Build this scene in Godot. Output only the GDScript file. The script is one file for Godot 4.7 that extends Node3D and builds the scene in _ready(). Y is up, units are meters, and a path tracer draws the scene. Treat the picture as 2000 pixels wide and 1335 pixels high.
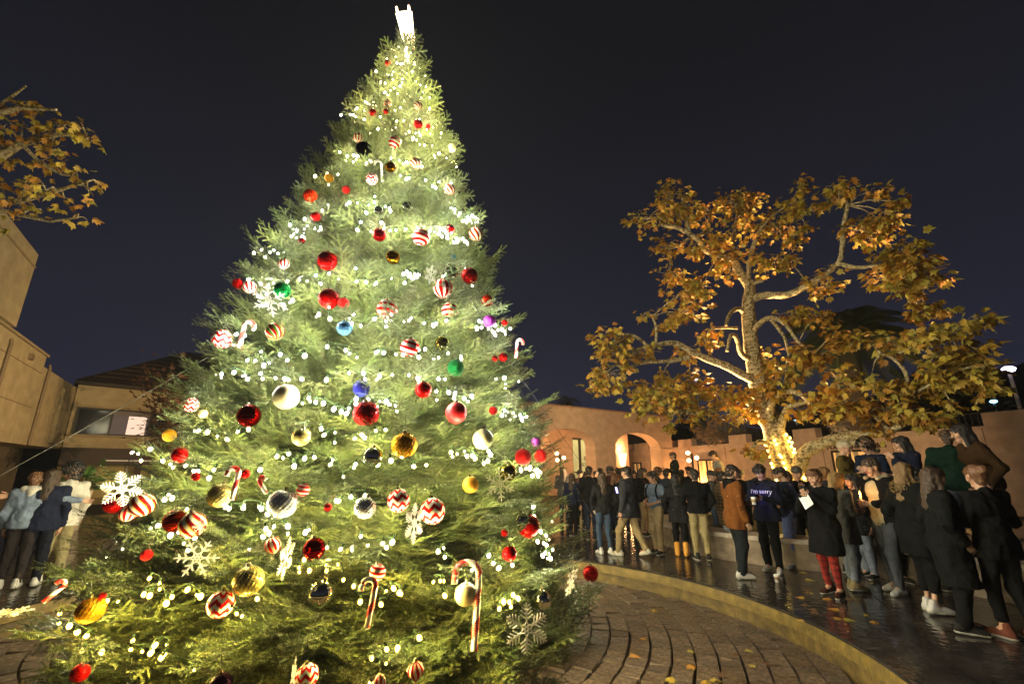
extends Node3D
# A plaza at night: a tall fir with strings of bulbs and baubles in a round cobbled well, a crowd on wet slabs, a sycamore, arcades.

const EYE := 1.67          # height of the lens above the plaza slabs
const LENS := 889.0        # focal length in pixels of the 2000 x 1335 frame
const TILT := 0.2744       # radians of upward tilt
const WELL := Vector3(-1.496, 0.0, -5.581)     # centre of the cobbled well
const WELL_R := 4.932
const RINGS := Vector3(-3.047, 0.0, -7.578)    # centre of the rings of cobbles
const LOW := -0.383        # level of the cobbles
const FIR := Vector3(-1.93, LOW, -6.47)
const FIR_TOP := 9.13
const SYC := 13.5          # distance of the sycamore

var rng := RandomNumberGenerator.new()
var used := {}
var mats := {}
var kept := {}

# ---------- layout helpers ----------
func ray(x: float, y: float) -> Vector3:
	var u := x - 1000.0
	var v := 667.5 - y
	return Vector3(u, v * cos(TILT) + LENS * sin(TILT), v * sin(TILT) - LENS * cos(TILT))

func at(x: float, y: float, dist: float) -> Vector3:
	var d := ray(x, y)
	return Vector3(0, EYE, 0) + d * (dist / Vector2(d.x, d.z).length())

func on_level(x: float, y: float, level := 0.0) -> Vector3:
	var d := ray(x, y)
	return Vector3(0, EYE, 0) + d * ((level - EYE) / d.y)

func px(d: float, p: Vector3) -> float:      # d pixels at point p, in metres
	var z := -(p - Vector3(0, EYE, 0)).dot(Vector3(0, sin(TILT), -cos(TILT)).normalized())
	return d * absf(z) / LENS

func fir_r(y: float) -> float:
	return 0.2 + 0.332 * (FIR_TOP - y)

func on_fir(x: float, y: float, share := 0.97) -> Vector3:
	var o := Vector3(0, EYE, 0)
	var d := ray(x, y).normalized()
	var best := o
	var gap := 1e9
	var t := 2.0
	while t < 14.0:
		var p := o + d * t
		var g := Vector2(p.x - FIR.x, p.z - FIR.z).length() - fir_r(p.y) * share
		if g < gap:
			gap = g
			best = p
		if g <= 0.0:
			break
		t += 0.02
	return best

# ---------- nodes ----------
func numbered(called: String) -> String:
	var n: int = used.get(called, 0)
	used[called] = n + 1
	return called if n == 0 else "%s_%03d" % [called, n]

func tag(o: Node, label: String, category: String, group := "") -> void:
	o.set_meta("label", label)
	o.set_meta("category", category)
	if group:
		o.set_meta("group", group)

func thing(called: String, label: String, category: String, where := Vector3.ZERO, turn := 0.0, group := "") -> Node3D:
	var o := Node3D.new()
	o.name = numbered(called)
	add_child(o)
	o.position = where
	o.rotation.y = turn
	tag(o, label, category, group)
	return o

func part(called: String, m: Mesh, material: Material, parent: Node, where := Transform3D()) -> MeshInstance3D:
	var o := MeshInstance3D.new()
	o.mesh = m
	o.material_override = material
	o.transform = where
	if parent == self:
		o.name = numbered(called)
		add_child(o)
	else:
		o.name = called
		var n := 0
		while parent.has_node(NodePath(o.name)):
			n += 1
			if n == 1:
				n = int(parent.get_meta("n_" + called, 0)) + 1
			o.name = "%s_%03d" % [called, n]
		if n:
			parent.set_meta("n_" + called, n)
		parent.add_child(o)
	return o

func structure(called: String, m: Mesh, material: Material, where := Transform3D()) -> MeshInstance3D:
	var o := part(called, m, material, self, where)
	o.set_meta("kind", "structure")
	return o

func scatter(called: String, m: Mesh, material: Material, places: Array, colors: Array, parent: Node) -> MultiMeshInstance3D:
	var mm := MultiMesh.new()
	mm.transform_format = MultiMesh.TRANSFORM_3D
	mm.use_colors = colors.size() > 0
	mm.mesh = m
	mm.instance_count = places.size()
	for i in places.size():
		mm.set_instance_transform(i, places[i])
		if colors.size():
			mm.set_instance_color(i, colors[i])
	var o := MultiMeshInstance3D.new()
	o.multimesh = mm
	o.material_override = material
	o.name = called
	o.set_meta("kind", "stuff")
	parent.add_child(o, true)
	return o

# ---------- materials ----------
func lin(r: float, g: float, b: float) -> Color:
	return Color(r, g, b).linear_to_srgb()

func noise_tex(key: String, freq: float, dark: float, octaves := 4, size := 256, normal := false, strength := 4.0, kind := FastNoiseLite.TYPE_SIMPLEX_SMOOTH) -> NoiseTexture2D:
	if kept.has(key):
		return kept[key]
	var n := FastNoiseLite.new()
	n.noise_type = kind
	n.seed = key.hash() % 1000
	n.frequency = freq
	n.fractal_octaves = octaves
	var t := NoiseTexture2D.new()
	t.width = size
	t.height = size
	t.seamless = true
	t.noise = n
	if normal:
		t.as_normal_map = true
		t.bump_strength = strength
	else:
		var g := Gradient.new()
		g.set_color(0, Color(dark, dark, dark))
		g.set_color(1, Color.WHITE)
		t.color_ramp = g
	kept[key] = t
	return t

func mat(key: String, c: Color, rough := 0.8, metal := 0.0) -> StandardMaterial3D:
	if mats.has(key):
		return mats[key]
	var m := StandardMaterial3D.new()
	m.resource_name = key
	m.albedo_color = c
	m.roughness = rough
	m.metallic = metal
	mats[key] = m
	return m

func rough_mat(key: String, c: Color, rough: float, scale: float, dark := 0.75, bump := 0.6) -> StandardMaterial3D:
	if mats.has(key):
		return mats[key]
	var m := mat(key, c, rough)
	m.albedo_texture = noise_tex("blotch%.2f" % dark, 0.02, dark, 5)
	m.uv1_triplanar = true
	m.uv1_world_triplanar = true
	m.uv1_scale = Vector3.ONE * scale
	if bump > 0.0:
		m.normal_enabled = true
		m.normal_texture = noise_tex("grain", 0.06, 0, 4, 256, true, 3.0)
		m.normal_scale = bump
	return m

func cloth(c: Color) -> StandardMaterial3D:
	var key := "cloth_" + c.to_html()
	if mats.has(key):
		return mats[key]
	var m := mat(key, c, 0.9)
	m.metallic_specular = 0.22
	m.albedo_texture = noise_tex("blotch0.80", 0.02, 0.8, 5)
	m.normal_enabled = true
	m.normal_texture = noise_tex("folds", 0.018, 0, 3, 256, true, 7.0)
	m.normal_scale = 0.8
	m.uv1_triplanar = true
	m.uv1_scale = Vector3.ONE * 1.7
	return m

func glow(key: String, c: Color, energy: float) -> StandardMaterial3D:
	if mats.has(key):
		return mats[key]
	var m := mat(key, c, 0.5)
	m.emission_enabled = true
	m.emission = c
	m.emission_energy_multiplier = energy
	return m

func lamp(parent: Node, c: Color, energy: float, size: float, where := Vector3.ZERO) -> OmniLight3D:
	var l := OmniLight3D.new()
	l.name = "lamp_light"
	l.light_color = c
	l.light_energy = energy
	l.light_size = size
	l.omni_range = 60.0
	l.omni_attenuation = 2.0
	l.shadow_enabled = true
	l.position = where
	parent.add_child(l, true)
	return l

# ---------- shapes ----------
func start() -> SurfaceTool:
	var st := SurfaceTool.new()
	st.begin(Mesh.PRIMITIVE_TRIANGLES)
	return st

func tri(st: SurfaceTool, a: Vector3, b: Vector3, c: Vector3) -> void:
	st.add_vertex(a)
	st.add_vertex(b)
	st.add_vertex(c)

func quad(st: SurfaceTool, a: Vector3, b: Vector3, c: Vector3, d: Vector3) -> void:   # clockwise seen from outside
	tri(st, a, b, c)
	tri(st, a, c, d)

func done(st: SurfaceTool) -> ArrayMesh:
	st.generate_normals()
	return st.commit()

func add_box(st: SurfaceTool, t: Transform3D, size: Vector3) -> void:
	var h := size * 0.5
	var p: Array[Vector3] = []
	for i in 8:
		p.append(t * Vector3(h.x if i & 1 else -h.x, h.y if i & 2 else -h.y, h.z if i & 4 else -h.z))
	st.set_smooth_group(-1)
	quad(st, p[4], p[6], p[7], p[5])
	quad(st, p[1], p[3], p[2], p[0])
	quad(st, p[5], p[7], p[3], p[1])
	quad(st, p[0], p[2], p[6], p[4])
	quad(st, p[6], p[2], p[3], p[7])
	quad(st, p[0], p[4], p[5], p[1])

func box(size: Vector3) -> ArrayMesh:
	var st := start()
	add_box(st, Transform3D(), size)
	return done(st)

func bevel_box(size: Vector3, b: float, jit := 0.0) -> ArrayMesh:    # top edges bevelled, base at y = 0
	var st := start()
	st.set_smooth_group(-1)
	var rings: Array = []
	for lv in [[0.0, 0.0], [size.y - b, 0.0], [size.y, b]]:
		var r: Array[Vector3] = []
		for s in [Vector2(-1, -1), Vector2(1, -1), Vector2(1, 1), Vector2(-1, 1)]:
			r.append(Vector3(s.x * (size.x * 0.5 - lv[1]), lv[0], s.y * (size.z * 0.5 - lv[1])) + (Vector3(rng.randf_range(-jit, jit), rng.randf_range(-jit, jit) * 0.6, rng.randf_range(-jit, jit)) if lv[0] > 0.0 else Vector3.ZERO))
		rings.append(r)
	for k in 2:
		for i in 4:
			var j := (i + 1) % 4
			quad(st, rings[k][i], rings[k][j], rings[k + 1][j], rings[k + 1][i])
	quad(st, rings[2][0], rings[2][1], rings[2][2], rings[2][3])
	return done(st)

func frame_of(path: Array, i: int) -> Basis:
	var a: Vector3 = path[maxi(i - 1, 0)]
	var b: Vector3 = path[mini(i + 1, path.size() - 1)]
	var d := (b - a).normalized()
	var up := Vector3.UP if absf(d.y) < 0.9 else Vector3.RIGHT
	var x := up.cross(d).normalized()
	return Basis(x, d.cross(x), d)

func add_tube(st: SurfaceTool, path: Array, radii: Array, sides := 8, capped := true) -> void:
	st.set_smooth_group(0)
	var rings: Array = []
	for i in path.size():
		var f := frame_of(path, i)
		var r: float = radii[mini(i, radii.size() - 1)]
		var ring: Array[Vector3] = []
		for k in sides:
			var a := TAU * k / sides
			ring.append(path[i] + f.x * (cos(a) * r) + f.y * (sin(a) * r))
		rings.append(ring)
	for i in path.size() - 1:
		for k in sides:
			var j := (k + 1) % sides
			quad(st, rings[i][k], rings[i + 1][k], rings[i + 1][j], rings[i][j])
	if capped:
		st.set_smooth_group(-1)
		var n := path.size() - 1
		for k in sides:
			var j := (k + 1) % sides
			tri(st, path[0], rings[0][k], rings[0][j])
			tri(st, path[n], rings[n][j], rings[n][k])

func tube(path: Array, radii: Array, sides := 8) -> ArrayMesh:
	var st := start()
	add_tube(st, path, radii, sides)
	return done(st)

func lathe(profile: Array, sides := 24, flute := 0.0, flutes := 16, twist := 0.0) -> ArrayMesh:   # profile of (radius, y) from the top down, with UVs
	var st := start()
	st.set_smooth_group(0)
	var n := profile.size()
	for i in n - 1:
		for k in sides:
			var v: Array[Vector3] = []
			var uv: Array[Vector2] = []
			for c in [[i, k + 1], [i, k], [i + 1, k], [i + 1, k + 1]]:
				var p: Vector2 = profile[c[0]]
				var a: float = TAU * c[1] / sides
				var r := p.x * (1.0 + flute * cos(flutes * (a + twist * p.y)))
				v.append(Vector3(cos(a) * r, p.y, sin(a) * r))
				uv.append(Vector2(float(c[1]) / sides, float(c[0]) / (n - 1)))
			for q in [0, 1, 2, 0, 2, 3]:
				st.set_uv(uv[q])
				st.add_vertex(v[q])
	return done(st)

func sphere_profile(r: float, rows := 14) -> Array:
	var out: Array = []
	for i in rows + 1:
		var a := PI * i / rows
		out.append(Vector2(maxf(sin(a) * r, 0.0001), cos(a) * r))
	return out

func extrude(poly: PackedVector2Array, depth: float) -> ArrayMesh:   # outline in x, y; front at z = 0, back at z = -depth
	var st := start()
	add_extrude(st, poly, depth)
	return done(st)

func add_extrude(st: SurfaceTool, poly: PackedVector2Array, depth: float, t := Transform3D()) -> void:
	var p := poly
	if Geometry2D.is_polygon_clockwise(p):
		p = p.duplicate()
		p.reverse()
	st.set_smooth_group(-1)
	var idx := Geometry2D.triangulate_polygon(p)
	for i in range(0, idx.size(), 3):
		var a := p[idx[i]]
		var b := p[idx[i + 1]]
		var c := p[idx[i + 2]]
		if (b - a).cross(c - a) > 0.0:
			var s := b
			b = c
			c = s
		tri(st, t * Vector3(a.x, a.y, 0), t * Vector3(b.x, b.y, 0), t * Vector3(c.x, c.y, 0))
		tri(st, t * Vector3(a.x, a.y, -depth), t * Vector3(c.x, c.y, -depth), t * Vector3(b.x, b.y, -depth))
	for i in p.size():
		var a := p[i]
		var b := p[(i + 1) % p.size()]
		quad(st, t * Vector3(a.x, a.y, 0), t * Vector3(b.x, b.y, 0), t * Vector3(b.x, b.y, -depth), t * Vector3(a.x, a.y, -depth))

func facing(where: Vector3, along: Vector3) -> Transform3D:   # x runs along, z comes out of the face
	var x := Vector3(along.x, 0, along.z).normalized()
	return Transform3D(Basis(x, Vector3.UP, x.cross(Vector3.UP)), where)

func smooth_path(pts: Array, steps := 4) -> Array:
	var c := Curve3D.new()
	for i in pts.size():
		var a: Vector3 = pts[maxi(i - 1, 0)]
		var b: Vector3 = pts[mini(i + 1, pts.size() - 1)]
		var t := (b - a) / 6.0
		c.add_point(pts[i], -t, t)
	var out: Array = []
	for i in (pts.size() - 1) * steps + 1:
		out.append(c.sample(i / steps, float(i % steps) / steps))
	return out

# ---------- bodies: tapered capsules, smoothly joined, meshed as surface nets ----------
# each bone is [from, to, radius, radius]; carve bones are taken away
func nets(bones: Array, cell: float, k: float, low := -99.0, bump := 0.0, carve := [], freq := 9.0) -> Array:
	var lo := Vector3(1e9, 1e9, 1e9)
	var hi := -lo
	for q in bones:
		var r: float = maxf(q[2], q[3]) + cell * 2.5 + k * 0.5 + bump
		var rr := Vector3(r, r, r)
		lo = lo.min(q[0] - rr).min(q[1] - rr)
		hi = hi.max(q[0] + rr).max(q[1] + rr)
	var nx := int((hi.x - lo.x) / cell) + 2
	var ny := int((hi.y - lo.y) / cell) + 2
	var nz := int((hi.z - lo.z) / cell) + 2
	var nxy := nx * ny
	var f := PackedFloat32Array()
	f.resize(nxy * nz)
	f.fill(9.0)
	for q in bones:
		var a: Vector3 = q[0]
		var ab: Vector3 = q[1] - q[0]
		var len2 := maxf(ab.length_squared(), 1e-9)
		var ra: float = q[2]
		var dr: float = q[3] - q[2]
		var reach: float = maxf(q[2], q[3]) + k + cell * 1.6
		var b0: Vector3 = (q[0].min(q[1]) - Vector3(reach, reach, reach) - lo) / cell
		var b1: Vector3 = (q[0].max(q[1]) + Vector3(reach, reach, reach) - lo) / cell
		var x0 := maxi(int(b0.x), 0)
		var x1 := mini(int(b1.x) + 1, nx - 1)
		for z in range(maxi(int(b0.z), 0), mini(int(b1.z) + 1, nz - 1) + 1):
			for y in range(maxi(int(b0.y), 0), mini(int(b1.y) + 1, ny - 1) + 1):
				var p := lo + Vector3(x0, y, z) * cell - a
				var n := z * nxy + y * nx + x0
				for x in range(x0, x1 + 1):
					var t := clampf(p.dot(ab) / len2, 0.0, 1.0)
					var d := (p - ab * t).length() - ra - dr * t
					var o := f[n]
					var h := k - absf(o - d)
					if h > 0.0:
						f[n] = minf(o, d) - h * h * 0.25 / k
					elif d < o:
						f[n] = d
					p.x += cell
					n += 1
	var noise: FastNoiseLite = null
	if bump > 0.0:
		noise = FastNoiseLite.new()
		noise.frequency = freq
		noise.fractal_octaves = 2
		noise.seed = bones.size()
	if low > -90.0 or bump > 0.0 or carve.size():
		var near := cell * 3.0 + bump
		var n := 0
		for z in nz:
			for y in ny:
				var py := lo.y + y * cell
				for x in nx:
					var v := f[n]
					if v < near:
						if noise:
							v += noise.get_noise_3d(lo.x + x * cell, py * 0.6, lo.z + z * cell) * bump
						if low - py > v:
							v = low - py
						for q in carve:
							var a: Vector3 = q[0]
							var ab: Vector3 = q[1] - q[0]
							var p := Vector3(lo.x + x * cell, py, lo.z + z * cell) - a
							var t := clampf(p.dot(ab) / maxf(ab.length_squared(), 1e-9), 0.0, 1.0)
							v = maxf(v, q[2] + (q[3] - q[2]) * t - (p - ab * t).length())
						f[n] = v
					n += 1
	var vi := {}
	var verts := PackedVector3Array()
	var norms := PackedVector3Array()
	var cells := PackedInt32Array()
	var far := cell * 1.8
	var offs := [0, 1, nx, nx + 1, nxy, nxy + 1, nxy + nx, nxy + nx + 1]
	var edges := [0, 1, 2, 3, 4, 5, 6, 7, 0, 2, 1, 3, 4, 6, 5, 7, 0, 4, 1, 5, 2, 6, 3, 7]
	var g := PackedFloat32Array()
	g.resize(8)
	for z in nz - 1:
		for y in ny - 1:
			var n := z * nxy + y * nx
			for x in nx - 1:
				var c := f[n]
				if c < far and c > -far:
					var neg := 0
					for i in 8:
						c = f[n + offs[i]]
						g[i] = c
						if c < 0.0:
							neg += 1
					if neg > 0 and neg < 8:
						var s := Vector3.ZERO
						var cnt := 0
						for e in range(0, 24, 2):
							var i: int = edges[e]
							var j: int = edges[e + 1]
							var ga := g[i]
							var gb := g[j]
							if (ga < 0.0) != (gb < 0.0):
								var t := ga / (ga - gb)
								if e < 8:
									s += Vector3(t, (i >> 1) & 1, i >> 2)
								elif e < 16:
									s += Vector3(i & 1, t, i >> 2)
								else:
									s += Vector3(i & 1, (i >> 1) & 1, t)
								cnt += 1
						vi[n] = verts.size()
						verts.append(lo + (Vector3(x, y, z) + s / cnt) * cell)
						norms.append(Vector3(g[1] + g[3] + g[5] + g[7] - g[0] - g[2] - g[4] - g[6], g[2] + g[3] + g[6] + g[7] - g[0] - g[1] - g[4] - g[5], g[4] + g[5] + g[6] + g[7] - g[0] - g[1] - g[2] - g[3]).normalized())
						cells.append(n)
				n += 1
	var idx := PackedInt32Array()
	var steps := [[1, nx, nxy], [nx, nxy, 1], [nxy, 1, nx]]
	for n in cells:
		var inside := f[n] < 0.0
		for s in steps:
			if (f[n + s[0]] < 0.0) != inside:
				var a: int = vi.get(n, -1)
				var b: int = vi.get(n - s[1], -1)
				var c: int = vi.get(n - s[1] - s[2], -1)
				var d: int = vi.get(n - s[2], -1)
				if a < 0 or b < 0 or c < 0 or d < 0:
					continue
				if inside:
					idx.append_array([a, c, b, a, d, c])
				else:
					idx.append_array([a, b, c, a, c, d])
	return [verts, norms, idx]

func add_nets(into: Array, more: Array, t := Transform3D(), mirror := false) -> void:   # into: [verts, norms, idx, colors]
	var v: PackedVector3Array = more[0]
	var nn: PackedVector3Array = more[1]
	var ix: PackedInt32Array = more[2]
	var first: int = into[0].size()
	var vv: PackedVector3Array = into[0]
	var vn: PackedVector3Array = into[1]
	var vx: PackedInt32Array = into[2]
	for i in v.size():
		vv.append(t * v[i])
		vn.append((t.basis * nn[i]).normalized())
	for i in range(0, ix.size(), 3):
		vx.append(ix[i] + first)
		vx.append(ix[i + (2 if mirror else 1)] + first)
		vx.append(ix[i + (1 if mirror else 2)] + first)
	into[0] = vv
	into[1] = vn
	into[2] = vx
	if into.size() > 3:
		var vc: PackedColorArray = into[3]
		if more.size() > 3:
			vc.append_array(more[3])
		else:
			for i in v.size():
				vc.append(Color.WHITE)
		into[3] = vc

func net_mesh(n: Array) -> ArrayMesh:
	var a := []
	a.resize(Mesh.ARRAY_MAX)
	a[Mesh.ARRAY_VERTEX] = n[0]
	a[Mesh.ARRAY_NORMAL] = n[1]
	a[Mesh.ARRAY_INDEX] = n[2]
	if n.size() > 3:
		a[Mesh.ARRAY_COLOR] = n[3]
	var m := ArrayMesh.new()
	m.add_surface_from_arrays(Mesh.PRIMITIVE_TRIANGLES, a)
	return m

func _ready() -> void:
	rng.seed = 20241
	# camera
	var cam := Camera3D.new()
	cam.name = "camera"
	cam.keep_aspect = Camera3D.KEEP_HEIGHT
	cam.fov = rad_to_deg(2.0 * atan(667.5 / LENS))
	cam.near = 0.05
	cam.far = 900.0
	add_child(cam)
	cam.position = Vector3(0, EYE, 0)
	cam.rotation = Vector3(TILT, 0, 0)
	cam.current = true
	# night sky
	var sky := ProceduralSkyMaterial.new()
	sky.sky_top_color = Color8(15, 16, 19)
	sky.sky_horizon_color = Color8(40, 42, 60)
	sky.sky_curve = 0.32
	sky.ground_bottom_color = Color8(14, 14, 16)
	sky.ground_horizon_color = Color8(40, 40, 52)
	sky.use_debanding = true
	var env := Environment.new()
	env.background_mode = Environment.BG_SKY
	env.sky = Sky.new()
	env.sky.sky_material = sky
	env.tonemap_mode = Environment.TONE_MAPPER_LINEAR
	env.tonemap_exposure = 1.0
	env.fog_enabled = true      # damp night air that glows round the lights
	env.fog_density = 0.00032
	env.fog_light_color = Color(0.92, 0.92, 0.92)
	env.sdfgi_enabled = true
	env.ssao_enabled = true
	env.ssil_enabled = true
	var we := WorldEnvironment.new()
	we.name = "environment"
	we.environment = env
	add_child(we)
	build_ground()
	build_paving()
	build_arcade()
	build_class_wall()
	build_left_buildings()
	build_fir()
	build_sycamore()
	build_backdrop()
	build_strings()
	build_baubles()
	build_people()
	build_small_things()

# ---------- ground ----------
func wet() -> StandardMaterial3D:
	if mats.has("wet_slab"):
		return mats["wet_slab"]
	var m := mat("wet_slab", lin(0.055, 0.046, 0.04), 0.21)
	m.albedo_texture = noise_tex("blotch0.55", 0.02, 0.55, 5)
	m.roughness_texture = noise_tex("puddles", 0.011, 0.16, 4, 512)
	m.normal_enabled = true
	m.normal_texture = noise_tex("grain", 0.06, 0, 4, 256, true, 3.0)
	m.normal_scale = 0.16
	m.uv1_triplanar = true
	m.uv1_world_triplanar = true
	m.uv1_scale = Vector3.ONE * 0.45
	return m

func build_ground() -> void:
	var st := start()
	st.set_smooth_group(-1)
	var n := 72
	for i in n:      # one sheet to the horizon with the round well cut out of it
		var a := TAU * i / n
		var b := TAU * (i + 1) / n
		var last := WELL_R + 0.2
		for r in [9.0, 20.0, 60.0, 400.0]:
			var p := Vector3(WELL.x, -0.06, WELL.z)
			quad(st, p + Vector3(cos(a), 0, sin(a)) * last, p + Vector3(cos(a), 0, sin(a)) * r, p + Vector3(cos(b), 0, sin(b)) * r, p + Vector3(cos(b), 0, sin(b)) * last)
			last = r
	structure("ground", flip_up(st), rough_mat("earth", lin(0.05, 0.045, 0.04), 0.9, 0.3))
	var disc := lathe([Vector2(0.001, 0.0), Vector2(2.5, 0.0), Vector2(WELL_R + 0.3, 0.0)], 64)
	structure("well_floor", disc, rough_mat("joint_sand", lin(0.03, 0.026, 0.02), 0.95, 1.2), Transform3D(Basis(), Vector3(WELL.x, LOW - 0.06, WELL.z)))

func flip_up(st: SurfaceTool) -> ArrayMesh:      # makes every face of a flat sheet look up
	var m := st.commit()
	var a := m.surface_get_arrays(0)
	var v: PackedVector3Array = a[Mesh.ARRAY_VERTEX]
	for i in range(0, v.size(), 3):
		if (v[i + 1] - v[i]).cross(v[i + 2] - v[i]).y > 0.0:
			var s := v[i + 1]
			v[i + 1] = v[i + 2]
			v[i + 2] = s
	var s2 := start()
	s2.set_smooth_group(-1)
	for p in v:
		s2.add_vertex(p)
	return done(s2)

func ring_piece(r0: float, r1: float, a0: float, a1: float, y0: float, y1: float, bev: float, steps := 3) -> ArrayMesh:
	var st := start()
	st.set_smooth_group(-1)
	for i in steps:
		var a := lerpf(a0, a1, float(i) / steps)
		var b := lerpf(a0, a1, float(i + 1) / steps)
		var da := Vector3(cos(a), 0, sin(a))
		var db := Vector3(cos(b), 0, sin(b))
		var up := Vector3.UP
		var prof := [[r0, y0], [r0, y1 - bev], [r0 + bev, y1], [r1 - bev * 0.5, y1], [r1, y1 - bev * 0.5], [r1, y0]]
		for k in prof.size() - 1:
			var p: Array = prof[k]
			var q: Array = prof[k + 1]
			quad(st, db * p[0] + up * p[1], db * q[0] + up * q[1], da * q[0] + up * q[1], da * p[0] + up * p[1])
		if i == 0 or i == steps - 1:
			var d := da if i == 0 else db
			var c: Array[Vector3] = []
			for p in prof:
				c.append(d * p[0] + up * p[1])
			for k in range(1, prof.size() - 1):
				if i == 0:
					tri(st, c[0], c[k], c[k + 1])
				else:
					tri(st, c[0], c[k + 1], c[k])
	return done(st)

func in_view(p: Vector3, margin := 60.0) -> bool:
	var d := p - Vector3(0, EYE, 0)
	var z := d.y * sin(TILT) - d.z * cos(TILT)
	if z < 0.2:
		return false
	var y := d.y * cos(TILT) + d.z * sin(TILT)
	return absf(d.x / z * LENS) < 1000.0 + margin and absf(y / z * LENS) < 667.5 + margin

func build_paving() -> void:
	# wet slabs of the plaza, cut round the well
	var plaza := Node3D.new()
	plaza.name = "plaza_pavement"
	plaza.set_meta("kind", "structure")
	add_child(plaza)
	var hole := PackedVector2Array()
	for i in 96:
		hole.append(Vector2(WELL.x, WELL.z) + Vector2.from_angle(TAU * i / 96) * (WELL_R + 0.405))
	var turn := Transform2D(0.42, Vector2(0.3, -2.0))
	var s := 1.5
	var plain := bevel_box(Vector3(s - 0.012, 0.06, s - 0.012), 0.004)
	var whole: Array = []
	for i in range(-18, 19):
		for j in range(-18, 19):
			var c := turn * Vector2(i * s, j * s)
			var p := Vector3(c.x, 0, c.y)
			if p.length() > 25.0:
				continue
			var w := Vector2(c.x - WELL.x, c.y - WELL.z).length()
			if w > WELL_R + 0.405 + s * 0.75:
				whole.append([p.length() + (0.0 if in_view(p, 250.0) else 100.0), Transform3D(Basis(Vector3.UP, -0.42), Vector3(c.x, -0.06, c.y))])
			elif w > WELL_R + 0.405 - s * 0.75:
				var q := PackedVector2Array()
				for k in [Vector2(-1, -1), Vector2(1, -1), Vector2(1, 1), Vector2(-1, 1)]:
					q.append(turn * (Vector2(i * s, j * s) + k * (s * 0.5 - 0.006)))
				for cut in Geometry2D.clip_polygons(q, hole):
					if cut.size() > 2:
						var m := extrude(cut, 0.056)
						part("slab", m, wet(), plaza, Transform3D(Basis(Vector3.RIGHT, Vector3.BACK, Vector3.DOWN), Vector3(0, -0.056, 0)))
	whole.sort_custom(func(u, v): return u[0] < v[0])
	var beyond: Array = []
	for i in whole.size():
		if i < 250:
			part("slab", plain, wet(), plaza, whole[i][1])
		else:
			beyond.append(whole[i][1])
	scatter("slabs", plain, wet(), beyond, [], plaza)
	# coping and the two risers of the well
	var kerb := Node3D.new()
	kerb.name = "well_kerb"
	kerb.set_meta("kind", "structure")
	add_child(kerb)
	kerb.position = Vector3(WELL.x, 0, WELL.z)
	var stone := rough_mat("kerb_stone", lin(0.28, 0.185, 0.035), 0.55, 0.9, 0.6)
	var cope := ring_piece(WELL_R - 0.012, WELL_R + 0.398, -0.1115, 0.1115, -0.03, 0.0, 0.008, 5)
	var upper := ring_piece(WELL_R, WELL_R + 0.3, -0.1115, 0.1115, -0.175, -0.031, 0.004, 5)
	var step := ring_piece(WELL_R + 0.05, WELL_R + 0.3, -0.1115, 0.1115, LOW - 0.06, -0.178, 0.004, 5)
	for i in 28:
		var b := Basis(Vector3.UP, -TAU * i / 28)
		part("coping_stone", cope, wet(), kerb, Transform3D(b, Vector3.ZERO))
		part("upper_riser", upper, stone, kerb, Transform3D(b, Vector3.ZERO))
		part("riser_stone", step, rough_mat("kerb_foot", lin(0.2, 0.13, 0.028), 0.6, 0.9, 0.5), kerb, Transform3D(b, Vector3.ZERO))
	# cobbles in rings
	var bed := Node3D.new()
	bed.name = "cobble_pavement"
	bed.set_meta("kind", "structure")
	add_child(bed)
	var shapes: Array = []
	for i in 5:
		shapes.append(bevel_box(Vector3(1, 0.09, 1), 0.028, 0.02))
	var tones: Array = []
	for i in 4:
		var m := rough_mat("cobble_%d" % i, [lin(0.25, 0.165, 0.10), lin(0.31, 0.215, 0.14), lin(0.2, 0.14, 0.095), lin(0.27, 0.185, 0.13)][i], 0.5, 2.6, 0.35, 1.0)
		m.normal_scale = 1.3
		tones.append(m)
	var spots: Array = []
	for ring in range(-9, 16):
		var r := 3.685 + (ring + 0.5) * 0.2423
		var count := int(TAU * r / 0.26)
		var off := rng.randf()
		for k in count:
			var a := TAU * (k + off) / count
			var p := Vector3(RINGS.x + cos(a) * r, LOW - 0.052, RINGS.z + sin(a) * r)
			if not in_view(p, 900.0) or Vector2(p.x - WELL.x, p.z - WELL.z).length() > WELL_R + 0.1:
				continue
			var w := TAU * r / count - rng.randf_range(0.008, 0.018)
			var b := Basis(Vector3.UP, -a + rng.randf_range(-0.02, 0.02)).scaled_local(Vector3(0.2423 - rng.randf_range(0.015, 0.025), 1, w))
			p.y += rng.randf_range(-0.006, 0.006)
			var hidden := 3.2 if Vector2(p.x - FIR.x, p.z - FIR.z).length() < 2.3 else 0.0
			spots.append([(0.0 if in_view(p, 40.0) else 100.0) + (p - Vector3(0, EYE, 0)).length() + hidden * 4.0 + maxf(0.0, -p.x - 1.0), Transform3D(b, p)])
	spots.sort_custom(func(a, b): return a[0] < b[0])
	var rest: Array = [[], [], [], []]
	for i in spots.size():
		var k := rng.randi() % 4
		if i < 300:
			part("cobble", shapes[rng.randi() % 5], tones[k], bed, spots[i][1])
		else:
			rest[k].append(spots[i][1])
	for k in 4:
		scatter("cobbles", shapes[k], tones[k], rest[k], [], bed)

# ---------- buildings ----------
func stucco(key: String, c: Color) -> StandardMaterial3D:
	return rough_mat(key, c, 0.9, 0.35, 0.82, 0.5)

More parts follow.
